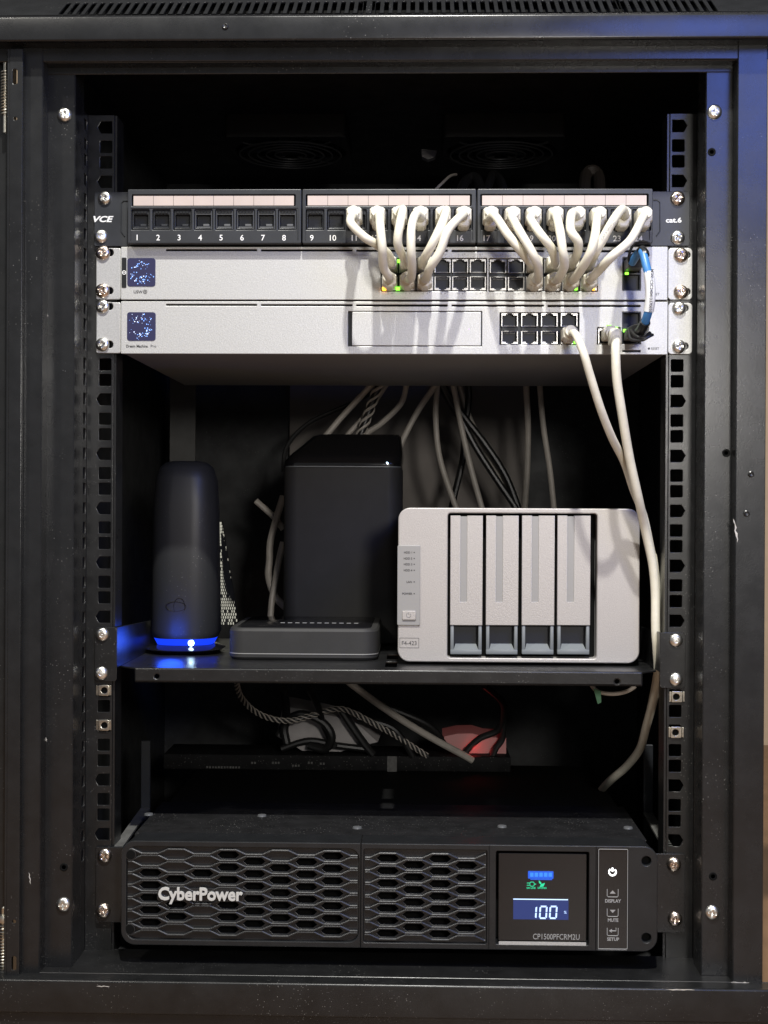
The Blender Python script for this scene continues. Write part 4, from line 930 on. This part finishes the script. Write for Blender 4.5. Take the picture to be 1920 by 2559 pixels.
# buttons
k0, k1, k2, k3 = rp(1495.5, 2125, 1568, 2373.5, YU+1)
bp_ = MB().plate([rrect(k0, k1, z0+1.9, z1-2.5, 0.6, 2)], YU+0.8, 3, 0.3).build('button_panel', GLOSS, ups)
fr_ = rrect(k0-0.2, k1+0.2, z0+1.7, z1-2.3, 0.8, 2); MB().plate([fr_, rrect(k0+0.15, k1-0.15, z0+2.1, z1-2.7, 0.6, 2)], YU-0.1, 0.5).build('panel_trim', GPRINT, ups)
yb = YU+0.6
x, z = at(1531, 2179, yb); MB().tube([(x+2.7*math.cos(R(a)), yb, z+2.7*math.sin(R(a))) for a in range(-232, 53, 12)], 0.55, 6, smooth=False).tube([(x, yb, z+0.3), (x, yb, z+3.3)], 0.5, 6).build('power_symbol', E_PWR, bp_)
def tray(sy):
    x, z = at(1531.5, sy, yb); m = MB().tube([(x-4.3, yb, z+2.5), (x-4.3, yb, z-2.8), (x-3.6, yb, z-3.6), (x+3.6, yb, z-3.6), (x+4.3, yb, z-2.8), (x+4.3, yb, z+2.5)], 0.3, 6, smooth=False); return m, x, z
m, x, z = tray(2230); m.plate([[(x-2.3, z-1.0), (x+2.3, z-1.0), (x, z+1.5)]], yb, 0.2); m.build('up_button', GPRINT, bp_)
m, x, z = tray(2279); m.plate([[(x-2.2, z+1.6), (x, z-0.8), (x+2.2, z+1.6)]], yb, 0.2); m.build('down_button', GPRINT, bp_)
m, x, z = tray(2327); m.tube([(x+2.6, yb, z+2.6), (x+2.6, yb, z+0.2), (x-1.0, yb, z+0.2)], 0.4, 6, smooth=False); m.plate([[(x-2.9, z+0.2), (x-0.6, z-1.3), (x-0.6, z+1.7)]], yb, 0.2); m.build('enter_button', GPRINT, bp_)
for tx, sy, w_ in (('DISPLAY', 2251.5, 12.4), ('MUTE', 2299.5, 8.2), ('SETUP', 2347, 9.4)): text('button_lettering', tx, 1532.5, sy, yb, 2.5, GPRINT, bp_, w=w_, bold=0.04)
for sg in (-1, 1):
    a, b = (at(240, 2210, -2)[0], at(312, 2210, -2)[0]) if sg < 0 else (at(1628, 2230, -2)[0], at(1712, 2230, -2)[0])
    zz1, zz0 = (at(262, 2116, -2)[1], at(262, 2304, -2)[1]) if sg < 0 else (at(1684, 2133, -2)[1], at(1684, 2330, -2)[1])
    MB().plate([rrect(a, b, zz0, zz1, 1.5, 3)], -3, 2.2, 0.4).build('ear', BLK, ups)
for sx, sy in ((262, 2138), (259.5, 2275), (1684, 2160), (1687, 2296)): screw(sx, sy, -3.2, ups, SC_B)
for sx, sy, y in ((372, 2040, 60), (893, 2073, 20), (1255, 2063, 30), (1570, 2063, 30), (655, 2040, 60)):
    x, _ = at(sx, sy, y); MB().lathe([(4, 0), (3.6, 1.2), (1.5, 1.6)], (x, y, z1-1.5), 'z', 16).build('cover_screw', EDGE, ups)
# side support angles for the power unit
for sx, sy in (((285, 2112), (307, 2114)), ((1634, 2131), (1672, 2133))):
    pass
for nm, f0, f1, b0, b1, yf_, yb_ in (('left', (284, 2116), (308, 2116), (352, 2017), (375, 2017), 2, 142), ('right', (1664, 2128), (1690, 2128), (1608, 2031), (1632, 2031), 2, 142)):
    a, b, c_, d_ = P(*f0, yf_), P(*f1, yf_), P(*b1, yb_), P(*b0, yb_); zz = (a[2]+c_[2])/2
    sp_ = thing('support_angle', ((a[0]+c_[0])/2, 70, zz-20), 'bare grey steel support angle beside the power unit, %s side' % nm, 'bracket', 'support angles beside the power unit')
    V = [(p[0], p[1], zz) for p in (a, b, c_, d_)]+[(p[0], p[1], zz-2) for p in (a, b, c_, d_)]
    MB().add(V, [(0,1,2,3),(7,6,5,4),(0,4,5,1),(1,5,6,2),(2,6,7,3),(3,7,4,0)]).build('top_flange', GALV, sp_)
    xx = d_[0]; MB().box(xx, c_[0], 142, 146, zz-30, zz+62, 0.5).build('rear_tab', PANEL, sp_)

# ================================================================== things at the back
def cable(label, pts, r, m, group, n=10, name='rear_cable'):
    w3 = [P(*p) for p in pts]; o = MB().tube(w3, r, n).build(name, m, None, loc=w3[0]); tag(o, label, 'cable', group); return o
def braided(label, pts, r, group):
    w3 = [Vector(P(*p)) for p in pts]; t = thing('braided_cable', w3[0], label, 'cable', group)
    b = MB().tube(w3, r, 12); b.build('core', BCAB, t)
    # pale strands wound round the core
    P_ = []
    for i in range(len(w3)-1):
        a, b_, c_, d_ = w3[max(i-1, 0)], w3[i], w3[i+1], w3[min(i+2, len(w3)-1)]
        for k in range(24):
            q = k/24; P_.append(0.5*((2*b_)+(c_-a)*q+(2*a-5*b_+4*c_-d_)*q*q+(3*b_-a-3*c_+d_)*q**3))
    m = MB(); L_ = 0; acc = [0]
    for i in range(1, len(P_)): acc.append(acc[-1]+(P_[i]-P_[i-1]).length)
    for ph in (0, 2*math.pi/3, 4*math.pi/3):
        for dr_ in (1,):
            sp = []; nn = int(acc[-1]/0.9)
            nr = None
            for s_ in range(nn):
                d = acc[-1]*s_/nn; i = min(len(P_)-2, max(0, next((k for k in range(len(acc)) if acc[k] > d), len(acc)-1)-1))
                q = P_[i].lerp(P_[i+1], (d-acc[i])/max(1e-6, acc[i+1]-acc[i])); T = (P_[i+1]-P_[i]).normalized()
                N_ = Vector((0, -1, 0)); N_ = (N_-T*N_.dot(T)).normalized(); B_ = T.cross(N_); an = dr_*d/ (r*1.3)+ph
                sp.append(q+(N_*math.cos(an)+B_*math.sin(an))*r)
            m.tube(sp, r*0.36, 5, smooth=False)
    m.build('pale_strands', GCAB, t)
z6 = lambda p: (200+p[0]/2.184, 860+p[1]/2.184, p[2])
z1_ = lambda p: (200+p[0]/2.184, 1400+p[1]/2.184, p[2])
GR = 'cables hanging behind the shelf'
def C(cv, *p): return [cv(q) for q in p]
cable('pale cable curving down to the router top from the gateway, right of the braided cable', C(z7, (225,120,300),(222,205,310),(195,290,320),(105,380,320),(40,425,320),(0,470,320)), 3.0, GCAB, GR)
cable('pale cable slanting down left to the router right shoulder', C(z7, (430,110,300),(360,205,310),(275,330,330),(195,490,330),(170,600,330)), 3.1, GCAB, GR)
cable('pale hanging cable bowing left, first one right of the tall router', C(z7, (380,110,330),(373,205,335),(365,350,345),(385,550,345),(460,780,345),(500,850,345)), 3.1, GCAB, GR)
cable('pale hanging cable crossing in front of the black leads', C(z7, (430,110,325),(452,205,330),(485,380,335),(530,580,335),(585,780,335),(605,850,335)), 3.1, GCAB, GR)
cable('black lead sagging right, outer one of the crossing pair', C(z7, (380,150,350),(430,250,355),(510,360,360),(610,490,360),(700,630,360),(760,780,360),(775,850,360)), 3.6, BCAB, GR)
cable('black lead sagging right, inner one of the crossing pair', C(z7, (370,150,350),(420,260,355),(490,370,358),(560,500,358),(650,640,358),(745,780,358),(780,850,358)), 3.6, BCAB, GR)
cable('black lead hanging straight then curving left behind the pale cables', C(z7, (515,150,365),(525,260,368),(505,420,370),(495,560,370),(455,730,370),(430,850,370)), 3.6, BCAB, GR)
cable('beige cable between the two black leads', C(z7, (470,160,372),(520,330,372),(590,480,372),(660,610,372),(725,730,372),(800,850,372)), 2.8, GCAB, GR)
cable('pale cable hanging straight down above the storage box centre', C(z7, (798,110,350),(802,205,352),(810,400,355),(806,600,355),(795,780,355),(785,850,355)), 3.4, GCAB, GR)
cable('pale cable bending right, last one above the storage box', C(z7, (866,110,350),(868,205,352),(885,400,355),(915,600,355),(935,790,355),(940,860,355)), 3.1, GCAB, GR)
cable('pale cable slanting down left onto the router, left of the braided cable', C(z6, (1660,150,290),(1580,235,295),(1440,385,300),(1350,490,300),(1300,540,300)), 3.1, GCAB, GR)
cable('pale thin cable half hidden beside the braided cable', C(z6, (1700,180,305),(1640,270,308),(1560,385,310),(1465,490,310),(1430,540,310)), 2.6, GCAB, GR)
braided('black and white braided cable running down onto the router', C(z6, (1680,140,285),(1625,245,290),(1585,350,295),(1535,490,295),(1520,540,295)), 4.0, GR)
cable('black lead arching left over the router', C(z6, (1600,260,330),(1480,325,335),(1250,430,340),(1130,560,340),(1110,700,340)), 2.4, BCAB, GR)
cable('short grey cable end sticking out left of the router', C(z6, (960,855,300),(1060,945,300),(1110,1010,300)), 3.2, GCAB, GR)
cable('grey cable looping down left of the tall router', C(z6, (1110,830,290),(1070,960,285),(1040,1080,280))+C(z1_, (1035,0,275),(1030,90,270),(1065,195,262),(1120,255,255),(1195,310,250),(1280,350,250)), 3.6, GCAB, GR)
cable('pale flat cable dropping behind the small black box', C(z6, (1110,1080,262))+C(z1_, (1086,0,262),(1065,120,260),(1048,220,258),(1040,320,256)), 3.2, GCAB, GR)
# behind the patch panel
GP = 'loose ends above the patch panel'
w = MB().box(0, 1, 0, 1, 0, 1); 
def plug_piece():
    a = P(1052, 372, 330); b = P(1092, 376, 330); c_ = P(1088, 392, 330); d_ = P(1070, 398, 330); e = P(1056, 392, 330)
    V = [a, b, c_, d_, e]; V2 = [(p[0], p[1]+12, p[2]) for p in V]
    o = MB().add(V+V2, [(0,1,2,3,4),(9,8,7,6,5)]+[(i, (i+1) % 5, 5+(i+1) % 5, 5+i) for i in range(5)]).build('clear_plug', WCARD, None, loc=a); tag(o, 'small pale plug dangling between the two ceiling fans', 'plug')
plug_piece()
cable('pale wire rising steeply behind the patch panel under the plug', [(1070, 520, 36), (1080, 495, 80), (1088, 476, 120), (1105, 458, 140), (1125, 440, 170), (1140, 436, 200)], 1.3, GCAB, GP, name='thin_wire')
cable('dark jacketed cable with pale end behind the patch panel', [(1200, 525, 36), (1208, 500, 80), (1215, 478, 120), (1226, 450, 150), (1232, 436, 170), (1250, 450, 150), (1262, 490, 80), (1262, 525, 36)], 4.0, BCAB, GP)
cable('brown cable loop showing over the patch panel, at the right', [(1455, 530, 36), (1460, 490, 110), (1464, 440, 160), (1480, 426, 165), (1496, 440, 165), (1499, 490, 110), (1505, 530, 36)], 5.5, BRONZE, GP)
cable('dark cable loop over the patch panel centre', [(1140, 525, 36), (1150, 485, 110), (1165, 452, 150), (1190, 444, 155), (1205, 485, 120), (1212, 525, 36)], 4.5, BCAB, GP)
# under the shelf
GU = 'cables under the shelf'
YBk = 290
zb0 = at(840, 1888, YBk)[1]
pd = thing('power_strip', (at(840, 1888, YBk)[0], YBk+30, zb0-60), 'long black power strip lying across the back above the power unit', 'power strip')
a, b = at(408, 1888, YBk)[0], at(1277, 1888, YBk)[0]
MB().box(a, b, YBk, YBk+60, at(973.5, 2108, YU)[1]-6.8, zb0, 1.5, 2).build('housing', UPSB, pd)
m = MB()
for (u0, u1, v0) in ((516, 604, 1917), (628, 648, 1906), (680, 706, 1906), (730, 752, 1913), (770, 785, 1906), (800, 818, 1908)):
    k = rp(u0, v0-2, u1, v0+3, YBk-0.3)
    for q in range(int((k[1]-k[0])/3)): m.box(k[0]+q*3, k[0]+q*3+1.8, YBk-0.3, YBk, k[2], k[3])
m.build('rating_print', SCUFF, pd)
for sx in (980,): k = rp(sx-12, 1890, sx+12, 1965, YBk-0.5); MB().box(k[0], k[1], YBk-0.5, YBk, k[2], k[3]).build('label_sticker', SCUFF, pd)
# pale power adapter lying behind the black leads
q = [z1_(p) for p in ((1108,795,300),(1072,960,300),(1215,1040,300),(1420,1045,300),(1625,992,300),(1500,880,300),(1300,832,300))]
V = [P(*p) for p in q]; V2 = [(p[0]+4, p[1]+26, p[2]+6) for p in V]; n = len(V)
ad = MB().add(V+V2, [tuple(range(n)), tuple(range(2*n-1, n-1, -1))]+[(i, (i+1) % n, n+(i+1) % n, n+i) for i in range(n)]).build('pale_adapter', WCARD, None, loc=V[0], smooth=False); tag(ad, 'pale grey adapter block behind tangled black leads under the shelf', 'adapter')
q = [z9(p) for p in ((345,418,310),(420,402,310),(500,400,310),(560,418,310),(675,425,310),(675,510,310),(420,512,310))]
V = [P(*p) for p in q]; V2 = [(p[0], p[1]+30, p[2]+4) for p in V]; n = len(V)
ad = MB().add(V+V2, [tuple(range(n)), tuple(range(2*n-1, n-1, -1))]+[(i, (i+1) % n, n+(i+1) % n, n+i) for i in range(n)]).build('lit_adapter', REDG, None, loc=V[0], smooth=False); tag(ad, 'pale adapter block glowing red behind the power strip', 'adapter')
rl = bpy.data.lights.new('red_switch', 'POINT'); rl.energy = 0.006; rl.color = (1, 0.05, 0.05); rl.shadow_soft_size = 0.004
rlo = bpy.data.objects.new('red_switch', rl); COL.objects.link(rlo); rlo.location = Vector(P(1185, 1868, 300))*S
braided('thin black and white braided cord looping under the shelf', C(z1_, (855,640,200),(858,690,215),(885,755,230),(955,825,245),(1050,866,255),(1150,876,262),(1250,852,266),(1330,826,268),(1430,812,272),(1530,852,276),(1640,912,280))+C(z9, (100,410,284),(200,475,288),(270,520,290)), 2.3, GU)
cable('pale cable slanting right under the shelf to the red lit block', C(z1_, (1440,640,240),(1500,690,250),(1650,800,262))+C(z9, (150,340,270),(300,430,278),(440,505,286),(500,540,290)), 3.6, GCAB, GU)
for i, (lb_, pts) in enumerate((
    ('black lead looped round over the pale adapter', C(z1_, (1130,1000,280),(1120,900,280),(1200,840,275),(1320,880,275),(1375,960,275),(1340,1030,280),(1250,1010,285))),
    ('black lead standing up at the left of the pale adapter', C(z1_, (1085,960,292),(1120,880,292),(1125,800,285),(1110,700,270))),
    ('black lead crossing the right half of the pale adapter', C(z1_, (1420,810,285),(1480,900,286),(1550,1000,288),(1600,1060,290))),
    ('black lead running flat along the pale adapter bottom', C(z1_, (1100,1030,288),(1250,985,288),(1400,1010,288),(1560,1030,290))),
    ('black lead at the left edge of the red lit block', C(z9, (420,560,300),(470,490,300),(540,425,300),(640,375,298),(660,250,280),(560,150,240))),
    ('black lead at the right edge of the red lit block', C(z9, (590,560,300),(620,480,300),(655,425,300),(660,330,295))),
    ('black lead sagging from the braided cord to the power strip', C(z9, (-100,320,280),(60,360,284),(130,420,286),(190,520,290))),
    ('black lead arching above the pale slanting cable', C(z9, (20,250,270),(200,320,275),(290,370,280),(340,430,286))),
    ('black lead dropping from the small box to the adapter', C(z1_, (1250,700,230),(1300,800,260),(1330,900,280),(1390,1020,285))))):
    cable(lb_, pts, 4.2 if i < 3 else 3.4, BCAB, GU)
gt = thing('earth_wire', P(*z9((1150, 180, 60))), 'beige earth wire with green tag hanging under the shelf lip', 'wire')
MB().tube([P(*p) for p in C(z9, (1110,140,70),(1150,182,62),(1230,195,55),(1300,182,50),(1345,155,48))], 1.8, 8).build('wire', GCAB, gt)
a, b, c_, d_ = [P(*p) for p in C(z9, (1128,168,58),(1166,180,58),(1168,240,58),(1150,248,58))]
V = [a, b, c_, d_]; V2 = [(p[0], p[1]+2, p[2]) for p in V]; MB().add(V+V2, [(0,1,2,3),(7,6,5,4),(0,4,5,1),(1,5,6,2),(2,6,7,3),(3,7,4,0)]).build('green_tag', GREENT, gt)
